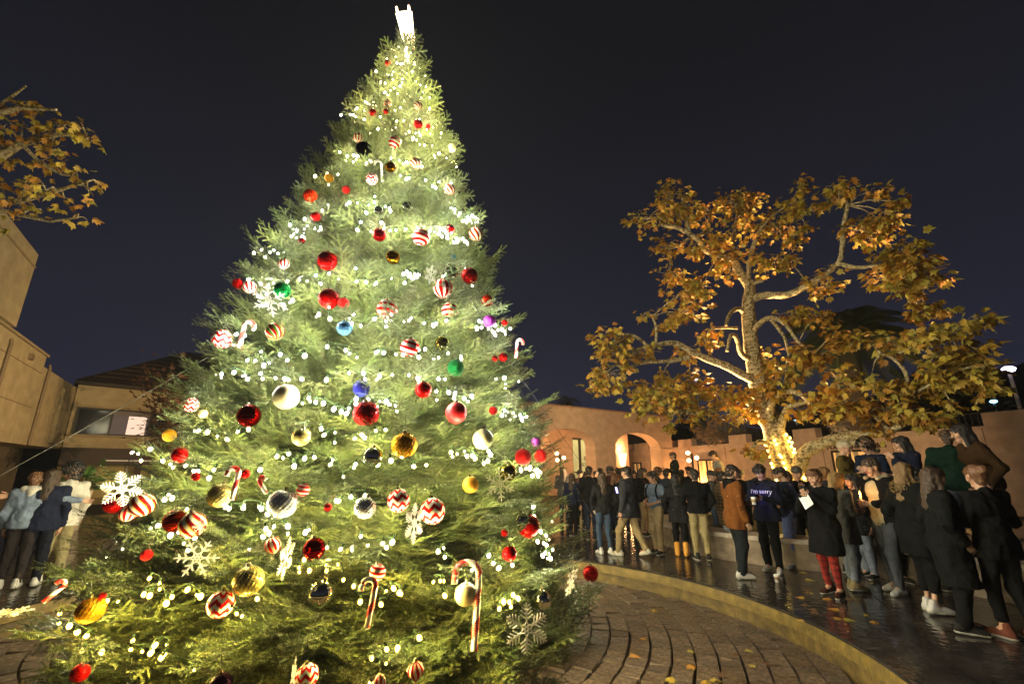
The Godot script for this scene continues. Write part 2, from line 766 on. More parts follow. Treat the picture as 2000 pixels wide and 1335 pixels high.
func arch_outline(x0: float, x1: float, top: float, arches: Array, spring: float, base := 0.0) -> PackedVector2Array:
	var p := PackedVector2Array([Vector2(x0, top), Vector2(x0, base)])
	for a in arches:         # [centre, half width]
		p.append(Vector2(a[0] - a[1], base))
		for k in 17:
			var t := PI - PI * k / 16
			p.append(Vector2(a[0] + cos(t) * a[1], spring + sin(t) * 1.02))
		p.append(Vector2(a[0] + a[1], base))
	p.append(Vector2(x1, base))
	p.append(Vector2(x1, top))
	return p

func build_arcade() -> void:
	var peach := stucco("peach_stucco", lin(0.68, 0.5, 0.36))
	var along := Vector3(0.82, 0, -0.572).normalized()
	var o := at(1160, 797, 30.0)
	o.y = 0.0
	var t := facing(o, along)
	var b := thing("arcade_building", "peach stucco arcade with two lit round arches behind the crowd", "building")
	b.transform = t
	# along the face: the corner is at 7.6, pillar centre at 0
	part("front_wall", extrude(arch_outline(-16.0, 7.75, 5.42, [[-14.3, 1.5], [-8.4, 2.2], [-2.25, 2.2], [4.1, 2.3]], 3.12), 0.9), peach, b)
	part("cornice", box(Vector3(24.0, 0.09, 1.0)), stucco("peach_cap", lin(0.42, 0.26, 0.16)), b, Transform3D(Basis(), Vector3(-4.1, 5.468, -0.45)))
	part("impost_band", box(Vector3(1.8, 0.05, 0.03)), peach, b, Transform3D(Basis(), Vector3(0.87, 3.12, 0.018)))
	part("impost_band", box(Vector3(1.32, 0.05, 0.03)), peach, b, Transform3D(Basis(), Vector3(7.07, 3.12, 0.018)))
	# wall behind the arches with the big window, its head and sill built round the opening; it ends beside the cone lamp
	var inv := t.affine_inverse()
	var lx := func(x: float, z: float) -> float:
		var d := inv.basis * ray(x, 917.0)
		var e := inv * Vector3(0, EYE, 0)
		return (e + d * ((z - e.z) / d.z)).x
	var w0: float = lx.call(1120.0, -4.05)
	var w1: float = lx.call(1174.0, -4.05)
	var end: float = lx.call(1230.0, -4.05)
	var roof_end: float = lx.call(1226.0, -0.95)
	var wm: float = lx.call(1136.5, -4.05)
	var back := start()
	for r in [[-16.0, w0, 0.0, 5.0], [w1, end, 0.0, 5.0], [w0, w1, 3.95, 5.0], [w0, w1, 0.0, 0.5]]:
		add_box(back, Transform3D(Basis(), Vector3((r[0] + r[1]) * 0.5, (r[2] + r[3]) * 0.5, -4.12)), Vector3(r[1] - r[0], r[3] - r[2], 0.14))
	part("back_wall", done(back), peach, b)
	part("passage_ceiling", box(Vector3(roof_end + 16.0, 0.2, 3.5)), stucco("peach_soffit", lin(0.62, 0.46, 0.32)), b, Transform3D(Basis(), Vector3((roof_end - 16.0) * 0.5, 5.102, -2.67)))
	var fr := start()
	for r in [[w0, w0 + 0.1, 0.5, 3.95], [w1 - 0.1, w1, 0.5, 3.95], [wm - 0.08, wm + 0.08, 0.5, 3.95], [w0 + 0.1, w1 - 0.1, 3.85, 3.95], [w0 + 0.1, w1 - 0.1, 0.5, 0.62], [w0 + 0.1, w1 - 0.1, 1.5, 1.58]]:
		add_box(fr, Transform3D(Basis(), Vector3((r[0] + r[1]) * 0.5, (r[2] + r[3]) * 0.5, -4.2)), Vector3(r[1] - r[0], r[3] - r[2], 0.12))
	var w := part("window", done(fr), mat("bronze_frame", lin(0.03, 0.025, 0.02), 0.4, 0.5), b)
	var pane := mat("clear_pane", Color(0.9, 0.95, 0.9, 0.06), 0.03)
	pane.transparency = BaseMaterial3D.TRANSPARENCY_ALPHA
	for r in [[w0 + 0.1, wm - 0.08], [wm + 0.08, w1 - 0.1]]:
		part("pane", box(Vector3(r[1] - r[0], 3.2, 0.012)), pane, w, Transform3D(Basis(), Vector3((r[0] + r[1]) * 0.5, 2.23, -4.2)))
	# lit room behind it
	var room := start()
	var ra: float = w0 - 1.4
	var rb: float = end - 0.25
	var rc := (ra + rb) * 0.5
	var rw := rb - ra
	add_box(room, Transform3D(Basis(), Vector3(rc, 0.4, -6.9)), Vector3(rw, 0.1, 5.1))
	add_box(room, Transform3D(Basis(), Vector3(rc, 4.25, -6.9)), Vector3(rw, 0.1, 5.1))
	add_box(room, Transform3D(Basis(), Vector3(rc, 2.3, -9.5)), Vector3(rw, 4.0, 0.1))
	add_box(room, Transform3D(Basis(), Vector3(ra - 0.05, 2.3, -6.9)), Vector3(0.1, 4.0, 5.1))
	add_box(room, Transform3D(Basis(), Vector3(rb + 0.05, 2.3, -6.9)), Vector3(0.1, 4.0, 5.1))
	part("lobby", done(room), mat("lobby_paint", lin(0.72, 0.72, 0.55), 0.9), b)
	var pl := part("ceiling_lamp", lathe([Vector2(0.001, 0.16), Vector2(0.3, 0.14), Vector2(0.2, 0.03), Vector2(0.001, 0)], 20), glow("lobby_lamp", Color(1, 0.97, 0.8), 2.0), b, Transform3D(Basis(), Vector3(rc - 0.4, 3.9, -6.6)))
	lamp(pl, Color(1.0, 0.95, 0.74), 70.0, 0.12, Vector3(0, 0.08, 0))
	for k in 2:
		var tm := TextMesh.new()
		tm.text = ["ELKINS", "AUDITORIUM"][k]
		tm.font_size = 32
		tm.pixel_size = 0.0115
		tm.depth = 0.02
		tm.font = SystemFont.new()
		tm.font.font_names = PackedStringArray(["Droid Sans"])
		part("lettering", tm, mat("grey_letter", lin(0.13, 0.13, 0.1), 0.6), b, Transform3D(Basis(), Vector3(lx.call(1153.0, -4.15), [2.48, 2.08][k], -4.17)))
	# cone-shaped wall lamps seen through the arches
	for s in [[lx.call(1217.0, -3.8), true], [lx.call(1040.0, -3.8), false]]:
		var sc := part("wall_lamp", lathe([Vector2(0.44, 0.5), Vector2(0.45, 0.44), Vector2(0.24, -0.5), Vector2(0.001, -0.52)], 24), glow("sconce_glass", Color(1.0, 0.86, 0.62), 2.6), b, Transform3D(Basis.from_scale(Vector3(1.0, 1.0, 0.55)), Vector3(s[0], 2.45, -3.78)))
		lamp(sc, Color(1.0, 0.72, 0.48), 3.6 if s[1] else 6.0, 0.12, Vector3(0, 0.85, 0.3))
	# low lamp washing the pillar beside the right arch
	var up := part("floor_lamp", lathe([Vector2(0.001, 0.2), Vector2(0.13, 0.19), Vector2(0.15, 0.0)], 16), glow("floor_glow", Color(1.0, 0.72, 0.42), 3.0), b, Transform3D(Basis(), Vector3(5.3, 0.0, -1.9)))
	lamp(up, Color(1.0, 0.72, 0.45), 14.0, 0.08, Vector3(0, 0.35, 0))
	var up2 := part("floor_lamp", lathe([Vector2(0.001, 0.2), Vector2(0.13, 0.19), Vector2(0.15, 0.0)], 16), glow("floor_glow", Color(1.0, 0.72, 0.42), 3.0), b, Transform3D(Basis(), Vector3(8.4, 0.0, 1.2)))
	lamp(up2, Color(1.0, 0.72, 0.45), 16.0, 0.08, Vector3(0, 0.35, 0))

func build_class_wall() -> void:
	var pink := stucco("pink_stucco", lin(0.58, 0.43, 0.33))
	var far := at(1324, 859, 37.9)
	far.y = 0.0
	var along := Vector3(0.34, 0, 0.94).normalized()
	var b := thing("classroom_building", "long pinkish stucco wall with stepped parapet behind the sycamore", "building")
	b.transform = facing(far, along)
	var inv := b.transform.affine_inverse()
	# stepped outline: [pixel x, top pixel y] read along the wall
	var prof := PackedVector2Array([Vector2(-16, 0)])
	var xs := func(x: float) -> float:      # where the line of sight at this column meets the wall
		var d := ray(x, 862.0)
		var n := Vector2(-along.z, along.x)
		var k := Vector2(far.x, far.z).dot(n) / Vector2(d.x, d.z).dot(n)
		return (inv * Vector3(d.x * k, 0, d.z * k)).x
	var high := 3.89
	var low := 3.38
	var cuts := [[1312.0, 1324.0], [1350.0, 1424.0], [1458.0, 1530.0], [1530.0, 1551.0], [1596.0, 1931.0]]
	prof.append(Vector2(-16, high))
	for c in [[1228.0, 1238.0], [1264.0, 1290.0]]:
		prof.append(Vector2(xs.call(c[0]), high))
		prof.append(Vector2(xs.call(c[0]), low))
		prof.append(Vector2(xs.call(c[1]), low))
		prof.append(Vector2(xs.call(c[1]), high))
	for i in cuts.size():
		if i == 3:
			continue
		var c: Array = cuts[i]
		var end: float = 1551.0 if i == 2 else c[1]
		prof.append(Vector2(xs.call(c[0]), high))
		prof.append(Vector2(xs.call(c[0]), low))
		prof.append(Vector2(xs.call(end), low))
		prof.append(Vector2(xs.call(end), high))
	prof.append(Vector2(34, high))
	prof.append(Vector2(34, 0))
	part("wall", extrude(prof, 0.5), pink, b)
	# metal fence on the terrace behind the notches
	var rail := part("terrace_railing", box(Vector3(24, 0.05, 0.05)), mat("dark_metal", lin(0.02, 0.02, 0.022), 0.5, 0.6), b, Transform3D(Basis(), Vector3(16, 4.0, -1.2)))
	var bar := box(Vector3(0.035, 0.85, 0.035))
	for i in 110:
		part("baluster", bar, mats["dark_metal"], rail, Transform3D(Basis(), Vector3(-11.9 + i * 0.218, -0.45, 0)))
	# control joints and small vents in the stucco
	var joint := mat("stucco_joint", lin(0.16, 0.1, 0.07), 0.9)
	for k in 9:
		part("control_joint", box(Vector3(0.025, 3.3, 0.012)), joint, b, Transform3D(Basis(), Vector3(1.2 + k * 3.4, 1.65, 0.007)))
		if k % 2:
			part("vent_grille", box(Vector3(0.35, 0.2, 0.03)), stucco("vent_paint", lin(0.3, 0.2, 0.15)), b, Transform3D(Basis(), Vector3(2.6 + k * 3.4, 2.75, 0.016)))
	part("parapet_cap", box(Vector3(10.0, 0.05, 0.62)), stucco("cap_pink", lin(0.42, 0.3, 0.22)), b, Transform3D(Basis(), Vector3(26.5, 3.916, -0.25)))
	# doors and windows with lit rooms behind
	var dark := mat("bronze_frame", lin(0.03, 0.025, 0.02), 0.4, 0.5)
	for w in [[1362.0, 1394.0, 0.0, 2.3], [1625.0, 1692.0, 0.0, 2.55], [1236.0, 1249.0, 0.9, 2.2], [1272.0, 1284.0, 0.9, 2.2]]:
		var x0: float = xs.call(w[0])
		var x1: float = xs.call(w[1])
		var fr := start()
		var mid := (x0 + x1) * 0.5
		for r in [[x0 - 0.08, x0, w[2], w[3]], [x1, x1 + 0.08, w[2], w[3]], [mid - 0.05, mid + 0.05, w[2], w[3]], [x0 - 0.08, x1 + 0.08, w[3], w[3] + 0.1]]:
			add_box(fr, Transform3D(Basis(), Vector3((r[0] + r[1]) * 0.5, (r[2] + r[3]) * 0.5, 0.05)), Vector3(r[1] - r[0], r[3] - r[2], 0.16))
		var win := part("window", done(fr), dark, b)
		for s in [[x0, mid - 0.05], [mid + 0.05, x1]]:
			part("lit_pane", box(Vector3(s[1] - s[0], w[3] - w[2], 0.04)), glow("curtain_window", Color(1.0, 0.8, 0.5), 0.42), win, Transform3D(Basis(), Vector3((s[0] + s[1]) * 0.5, (w[2] + w[3]) * 0.5, 0.03)))
			part("curtain_fold", box(Vector3((s[1] - s[0]) * 0.3, w[3] - w[2], 0.05)), mat("curtain", lin(0.5, 0.42, 0.25), 0.9), win, Transform3D(Basis(), Vector3(lerpf(s[0], s[1], 0.3), (w[2] + w[3]) * 0.5, 0.04)))
	var tm := TextMesh.new()
	tm.text = "PLAZA CLASSROOMS"
	tm.font_size = 32
	tm.pixel_size = 0.0098
	tm.depth = 0.05
	tm.font = SystemFont.new()
	tm.font.font_names = PackedStringArray(["Droid Sans"])
	tm.horizontal_alignment = HORIZONTAL_ALIGNMENT_LEFT
	part("sign_lettering", tm, mat("sign_bronze", lin(0.045, 0.028, 0.02), 0.5, 0.4), b, Transform3D(Basis(), Vector3(xs.call(1614.0), 2.82, 0.03)))

func build_left_buildings() -> void:
	var tan_ := stucco("tan_stucco", lin(0.5, 0.42, 0.25))
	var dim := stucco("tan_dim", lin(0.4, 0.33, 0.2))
	var corner := at(150, 750, 30.0)
	corner.y = 0.0
	var near := Vector3(0.545, 0, 0.839).normalized()
	var b := thing("stucco_wing", "tall tan stucco wing with tower rising at the left edge", "building")
	b.transform = facing(corner, -near)
	part("lower_wall", extrude(PackedVector2Array([Vector2(0.4, 2.62), Vector2(0.4, 5.48), Vector2(-5.42, 5.48), Vector2(-5.42, 5.85), Vector2(-18, 5.85), Vector2(-18, 2.5)]), 6.4), tan_, b)
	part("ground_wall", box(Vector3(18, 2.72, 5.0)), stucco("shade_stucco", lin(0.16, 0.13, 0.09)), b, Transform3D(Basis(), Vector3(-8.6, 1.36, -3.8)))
	part("wall_cap", box(Vector3(12.7, 0.08, 1.15)), dim, b, Transform3D(Basis(), Vector3(-11.72, 5.893, -0.5)))
	part("pilaster", box(Vector3(1.3, 2.3, 0.12)), tan_, b, Transform3D(Basis(), Vector3(-1.6, 3.95, 0.062)))
	var tower := extrude(PackedVector2Array([Vector2(-9.75, 5.94), Vector2(-20, 5.94), Vector2(-20, 8.4), Vector2(-9.75, 8.4)]), 6.0)
	part("tower", tower, tan_, b, Transform3D(Basis(), Vector3(0, 0, 0.18)))
	part("tower_ledge", box(Vector3(10.2, 0.05, 0.04)), dim, b, Transform3D(Basis(), Vector3(-14.88, 7.95, 0.203)))
	part("upper_storey", box(Vector3(11.0, 2.4, 4.0)), dim, b, Transform3D(Basis(), Vector3(-3.4, 5.9, -5.2)))
	part("upper_cap", box(Vector3(11.3, 0.12, 4.3)), tan_, b, Transform3D(Basis(), Vector3(-3.4, 7.16, -5.2)))
	part("roof_vent", tube([Vector3(0, 0, 0), Vector3(0, 0.7, 0)], [0.09], 8), mat("vent_metal", lin(0.3, 0.28, 0.25), 0.5, 0.4), b, Transform3D(Basis(), Vector3(0.6, 7.2, -3.6)))
	var pipe := mat("downspout", lin(0.2, 0.15, 0.09), 0.6)
	for x in [-4.9, -9.3]:
		part("downspout", tube([Vector3(x, 2.6, 0.06), Vector3(x, 5.5, 0.06), Vector3(x, 5.65, 0.02)], [0.05], 8), pipe, b)
	for y in [3.9, 5.2]:
		part("control_joint", box(Vector3(12.5, 0.025, 0.014)), mat("tan_joint", lin(0.2, 0.15, 0.08), 0.9), b, Transform3D(Basis(), Vector3(-11.75, y, 0.008)))
	part("scupper", box(Vector3(0.3, 0.2, 0.1)), pipe, b, Transform3D(Basis(), Vector3(-7.2, 5.5, 0.05)))
	# wing across the back with the lit window
	var w := thing("tile_roof_building", "low tan building with dark hipped roof and one lit window", "building")
	var along := Vector3(0.72, 0, -0.69).normalized()
	w.transform = facing(corner, along)
	part("wall", box(Vector3(20, 3.0, 0.8)), tan_, w, Transform3D(Basis(), Vector3(10.05, 4.12, -0.42)))
	part("eave", box(Vector3(20.4, 0.14, 1.4)), mat("dark_eave", lin(0.03, 0.025, 0.02), 0.7), w, Transform3D(Basis(), Vector3(10.1, 5.7, -0.3)))
	var roof := start()
	roof.set_smooth_group(-1)
	var e := [Vector3(-0.1, 5.8, 0.4), Vector3(20.3, 5.8, 0.4), Vector3(20.3, 5.8, -9.5), Vector3(-0.1, 5.8, -9.5)]
	var r0 := Vector3(4.6, 8.9, -4.6)
	var r1 := Vector3(15.5, 8.9, -4.6)
	quad(roof, e[0], r0, r1, e[1])
	quad(roof, e[2], r1, r0, e[3])
	tri(roof, e[1], r1, e[2])
	tri(roof, e[3], r0, e[0])
	var rf := part("roof", done(roof), rough_mat("roof_tile", lin(0.06, 0.035, 0.028), 0.8, 1.0, 0.5), w)
	for i in 9:
		var t := (i + 1) / 10.0
		part("tile_course", box(Vector3(lerpf(20.0, 11.2, t), 0.05, 0.1)), mats["roof_tile"], rf, Transform3D(Basis(), Vector3(lerpf(10.1, 10.05, t), lerpf(5.83, 8.92, t), lerpf(0.4, -4.6, t))))
	part("window_sill", box(Vector3(4.5, 0.09, 0.24)), stucco("sill_stucco", lin(0.42, 0.34, 0.2)), w, Transform3D(Basis(), Vector3(2.33, 3.25, 0.11)))
	part("window_head", box(Vector3(4.5, 0.1, 0.16)), stucco("sill_stucco", lin(0.42, 0.34, 0.2)), w, Transform3D(Basis(), Vector3(2.33, 4.62, 0.07)))
	# porch: fascia, soffit, posts and the dark glazed front behind
	part("fascia", box(Vector3(20, 0.62, 0.3)), mat("fascia_brown", lin(0.05, 0.036, 0.028), 0.7), w, Transform3D(Basis(), Vector3(10.05, 2.22, 1.1)))
	part("porch_roof", box(Vector3(20, 0.12, 3.2)), mat("fascia_brown", lin(0.05, 0.036, 0.028), 0.7), w, Transform3D(Basis(), Vector3(10.05, 2.595, -0.38)))
	part("gutter_lamp", box(Vector3(2.0, 0.05, 0.05)), glow("strip_lamp", Color(0.8, 0.75, 0.7), 0.25), w, Transform3D(Basis(), Vector3(2.6, 2.1, 1.28)))
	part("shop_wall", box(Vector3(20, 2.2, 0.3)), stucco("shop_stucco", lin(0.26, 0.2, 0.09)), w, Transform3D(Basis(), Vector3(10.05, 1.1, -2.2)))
	for i in 6:
		part("post", box(Vector3(0.22, 2.2, 0.22)), mats["fascia_brown"], w, Transform3D(Basis(), Vector3(0.8 + i * 2.1, 1.1, 1.0)))
		part("shop_window", box(Vector3(1.5, 1.7, 0.08)), glow("shop_glass", Color(0.62, 0.55, 0.3), 0.055), w, Transform3D(Basis(), Vector3(1.85 + i * 2.1, 1.2, -2.02)))
	var fr := start()
	for r in [[0.0, 0.07, 3.3, 4.56], [1.25, 1.33, 3.3, 4.56], [2.75, 2.83, 3.3, 4.56], [4.1, 4.17, 3.3, 4.56], [0.07, 4.1, 4.49, 4.56], [0.07, 4.1, 3.3, 3.37]]:
		add_box(fr, Transform3D(Basis(), Vector3((r[0] + r[1]) * 0.5, (r[2] + r[3]) * 0.5, 0.0)), Vector3(r[1] - r[0], r[3] - r[2], 0.1))
	var win := part("window", done(fr), mat("bronze_frame", lin(0.03, 0.025, 0.02), 0.4, 0.5), w, Transform3D(Basis(), Vector3(0.25, 0.0, 0.04)))
	var dark := mat("dark_pane", lin(0.02, 0.022, 0.025), 0.08)
	part("pane", box(Vector3(1.18, 1.12, 0.03)), dark, win, Transform3D(Basis(), Vector3(0.66, 3.93, 0)))
	part("pane", box(Vector3(1.27, 1.12, 0.03)), dark, win, Transform3D(Basis(), Vector3(3.465, 3.93, 0)))
	part("lit_pane", box(Vector3(1.42, 1.12, 0.03)), glow("room_window", Color(0.36, 0.33, 0.36), 0.25), win, Transform3D(Basis(), Vector3(2.04, 3.93, 0)))
	part("lit_doorway", box(Vector3(0.72, 0.95, 0.03)), glow("doorway_window", Color(0.95, 0.86, 0.8), 0.75), win, Transform3D(Basis(), Vector3(2.3, 3.84, 0.02)))
	part("pane_blind", box(Vector3(1.42, 0.22, 0.03)), mat("blind", lin(0.2, 0.19, 0.2), 0.9), win, Transform3D(Basis(), Vector3(2.04, 4.38, 0.022)))

# ---------- the fir ----------
func add_needle(st: SurfaceTool, p: Vector3, d: Vector3, side: Vector3, l: float, w: float) -> void:
	var n := d.cross(side).normalized() * w * 0.5
	var s := side * w * 0.5
	st.add_vertex(p - s)
	st.add_vertex(p + d * l + n * 0.2)
	st.add_vertex(p + s)

func make_spray(seed_: int, flat: float) -> ArrayMesh:      # a fir twig about 0.34 m long along +z with side twigs, flat in x, z
	var r := RandomNumberGenerator.new()
	r.seed = seed_
	var st := start()
	st.set_smooth_group(-1)
	var twigs: Array = [[Vector3.ZERO, Vector3(0, -0.02, 0.34)]]
	for i in 6:
		var z := 0.03 + 0.047 * i
		var s := 1.0 if i % 2 else -1.0
		var l := lerpf(0.17, 0.085, i / 6.0) * r.randf_range(0.8, 1.15)
		var a := r.randf_range(0.72, 0.95)
		twigs.append([Vector3(0, -0.02 * z / 0.34, z), Vector3(s * sin(a) * l, r.randf_range(-0.03, 0.03), z + cos(a) * l)])
	for t in twigs:
		var a: Vector3 = t[0]
		var b: Vector3 = t[1]
		var d := (b - a).normalized()
		var x := d.cross(Vector3.UP).normalized()
		var y := x.cross(d)
		var w := 0.0022
		quad(st, a - x * w, b - x * w * 0.4, b + x * w * 0.4, a + x * w)
		var n := int((b - a).length() / 0.0115)
		for i in n:
			var p := a.lerp(b, (i + 0.6) / n)
			for s in [-1.0, 1.0, 0.0]:
				if s == 0.0 and i % 2:
					continue
				var fwd := r.randf_range(0.35, 0.75)
				var dir: Vector3 = (d * fwd + x * s + y * (r.randf_range(0.05, 0.5) if s != 0.0 else r.randf_range(0.6, 1.0)) * flat + x * (r.randf_range(-0.5, 0.5) if s == 0.0 else 0.0)).normalized()
				add_needle(st, p, dir, d, r.randf_range(0.02, 0.028), 0.0105)
		for k in 4:
			var q := TAU * k / 4.0
			add_needle(st, b, (d + (x * cos(q) + y * sin(q)) * 0.45).normalized(), x, 0.026, 0.010)
	return done(st)

func build_fir() -> void:
	var tree := thing("fir_tree", "tall lit fir Christmas tree in the round cobbled well", "Christmas tree", FIR)
	var bark := rough_mat("fir_bark", lin(0.09, 0.06, 0.035), 0.9, 2.0, 0.5, 1.2)
	var top := FIR_TOP - LOW
	part("trunk", tube([Vector3(0, -0.05, 0), Vector3(0.01, 3, 0), Vector3(-0.01, 6, 0), Vector3(0, top + 0.3, 0)], [0.19, 0.14, 0.08, 0.02], 12), bark, tree)
	var needle := mat("fir_needle", Color.WHITE, 0.32)
	needle.vertex_color_use_as_albedo = true
	needle.backlight_enabled = true
	needle.backlight = Color(0.16, 0.16, 0.16)
	var kinds: Array = []
	for i in 4:
		kinds.append(make_spray(71 + i, 0.55 + 0.2 * i))
	var places: Array = [[], [], [], []]
	var tones: Array = [[], [], [], []]
	var limbs := start()
	var r := RandomNumberGenerator.new()
	r.seed = 5
	var count := 470
	for i in count:
		# heights drawn so that the branches are spread evenly over the surface of the cone
		var u := (i + r.randf()) / count
		var y := top + 0.12 - sqrt(1.0 - u) * (top - 0.16)
		var az := i * 2.39996 + r.randf_range(-0.25, 0.25)
		var h := y / top
		var reach := (fir_r(y + LOW) - 0.11) * r.randf_range(0.88, 1.02) * (1.0 - 0.07 * maxf(0.0, cos(az)) * clampf(1.0 - y / 4.0, 0.0, 1.0))
		if r.randf() < 0.1:
			reach *= 1.06
		var out := Vector3(cos(az), 0, sin(az))
		var lift := lerpf(-0.10, 0.5, h) + r.randf_range(-0.09, 0.09)       # slope at the trunk
		var curl := lerpf(0.16, 0.35, h) * r.randf_range(0.5, 1.3)          # tips turn up
		var base_y := maxf(y - reach * (lift + curl * 0.4), 0.12)
		var path: Array = []
		for k in 9:
			var s := k / 8.0
			path.append(Vector3(0, base_y, 0) + out * reach * s + Vector3(0, reach * (lift * s + curl * s * s * 0.6 - 0.10 * sin(s * PI)), 0))
		add_tube(limbs, path, [0.018 + reach * 0.006, 0.015, 0.013, 0.011, 0.009, 0.008, 0.006, 0.004, 0.003], 5, false)
		var side := out.cross(Vector3.UP)
		var roll := r.randf_range(-0.35, 0.35)
		var tone := lin(0.067, 0.084, 0.026) * r.randf_range(0.68, 1.18)
		var inner := 0.18 if reach > 1.2 else 0.05
		var s := inner
		var flip := 1.0
		while s < 1.0:
			var q := s * 8.0
			var a: Vector3 = path[int(q)]
			var b: Vector3 = path[mini(int(q) + 1, 8)]
			var p := a.lerp(b, q - floorf(q))
			var fwd := (b - a).normalized()
			var ang := lerpf(1.1, 0.45, s) * r.randf_range(0.8, 1.2) * flip
			var x := fwd.cross(Vector3.UP).normalized()
			var up := x.cross(fwd).rotated(fwd, roll + r.randf_range(-0.3, 0.3))
			var dir := fwd.rotated(up, ang)
			# longer side fronds are two or three sprays in a row
			var room: float = minf(reach * 0.32 * sin(clampf(s * 1.15, 0.0, 1.0) * PI) + 0.30, (1.0 - s) * reach * 0.9 + 0.26)
			var at_ := 0.0
			var pos := p
			while at_ < room - 0.12:
				var sc := clampf(room - at_, 0.28, 0.46) / 0.34 * r.randf_range(0.9, 1.1)
				var z := dir.rotated(up, r.randf_range(-0.2, 0.2)).rotated(x, r.randf_range(-0.22, 0.12))
				var xx := up.cross(z).normalized()
				var k := r.randi() % 4
				places[k].append(Transform3D(Basis(xx, z.cross(xx), z).scaled_local(Vector3(sc * 1.1, sc, sc)), pos))
				tones[k].append(vary(tone, r))
				pos += z * 0.25 * sc
				at_ += 0.25 * sc
			flip = -flip
			s += 0.085 / maxf(reach, 0.35) * r.randf_range(0.8, 1.2)
		# the leader of the branch
		var fwd2: Vector3 = (path[8] - path[7]).normalized()
		var x2 := fwd2.cross(Vector3.UP).normalized()
		for j in 2:
			var z := fwd2.rotated(Vector3.UP, r.randf_range(-0.12, 0.12))
			var sc := r.randf_range(0.75, 1.0)
			var k := r.randi() % 4
			places[k].append(Transform3D(Basis(x2, z.cross(x2).normalized(), z).orthonormalized().scaled_local(Vector3(sc, sc, sc)), path[8] - z * (0.16 - 0.14 * j)))
			tones[k].append(vary(tone * 1.12, r))
	# upright leaders at the very top
	for i in 26:
		var a := i * 2.4
		var z := Vector3(cos(a) * 0.42, 1.0, sin(a) * 0.42).normalized()
		var x := Vector3.RIGHT.cross(z).normalized()
		places[i % 4].append(Transform3D(Basis(x, z.cross(x), z), Vector3(cos(a) * 0.05, top - 0.55 + 0.02 * i, sin(a) * 0.05)))
		tones[i % 4].append(vary(lin(0.074, 0.092, 0.03), r))
	var lm := part("branches", done(limbs), bark, tree)
	lm.set_meta("kind", "stuff")
	for k in 4:
		scatter("needles", kinds[k], needle, places[k], tones[k], tree)
	kept["tree"] = tree
	kept["sprays"] = kinds
	print("sprays ", places[0].size() * 4)

func vary(c: Color, r: RandomNumberGenerator) -> Color:
	var l := Color(c.r, c.g, c.b).srgb_to_linear()
	var v := r.randf_range(0.6, 1.4)
	return Color(l.r * v * r.randf_range(0.9, 1.15), l.g * v, l.b * v * r.randf_range(0.8, 1.1))

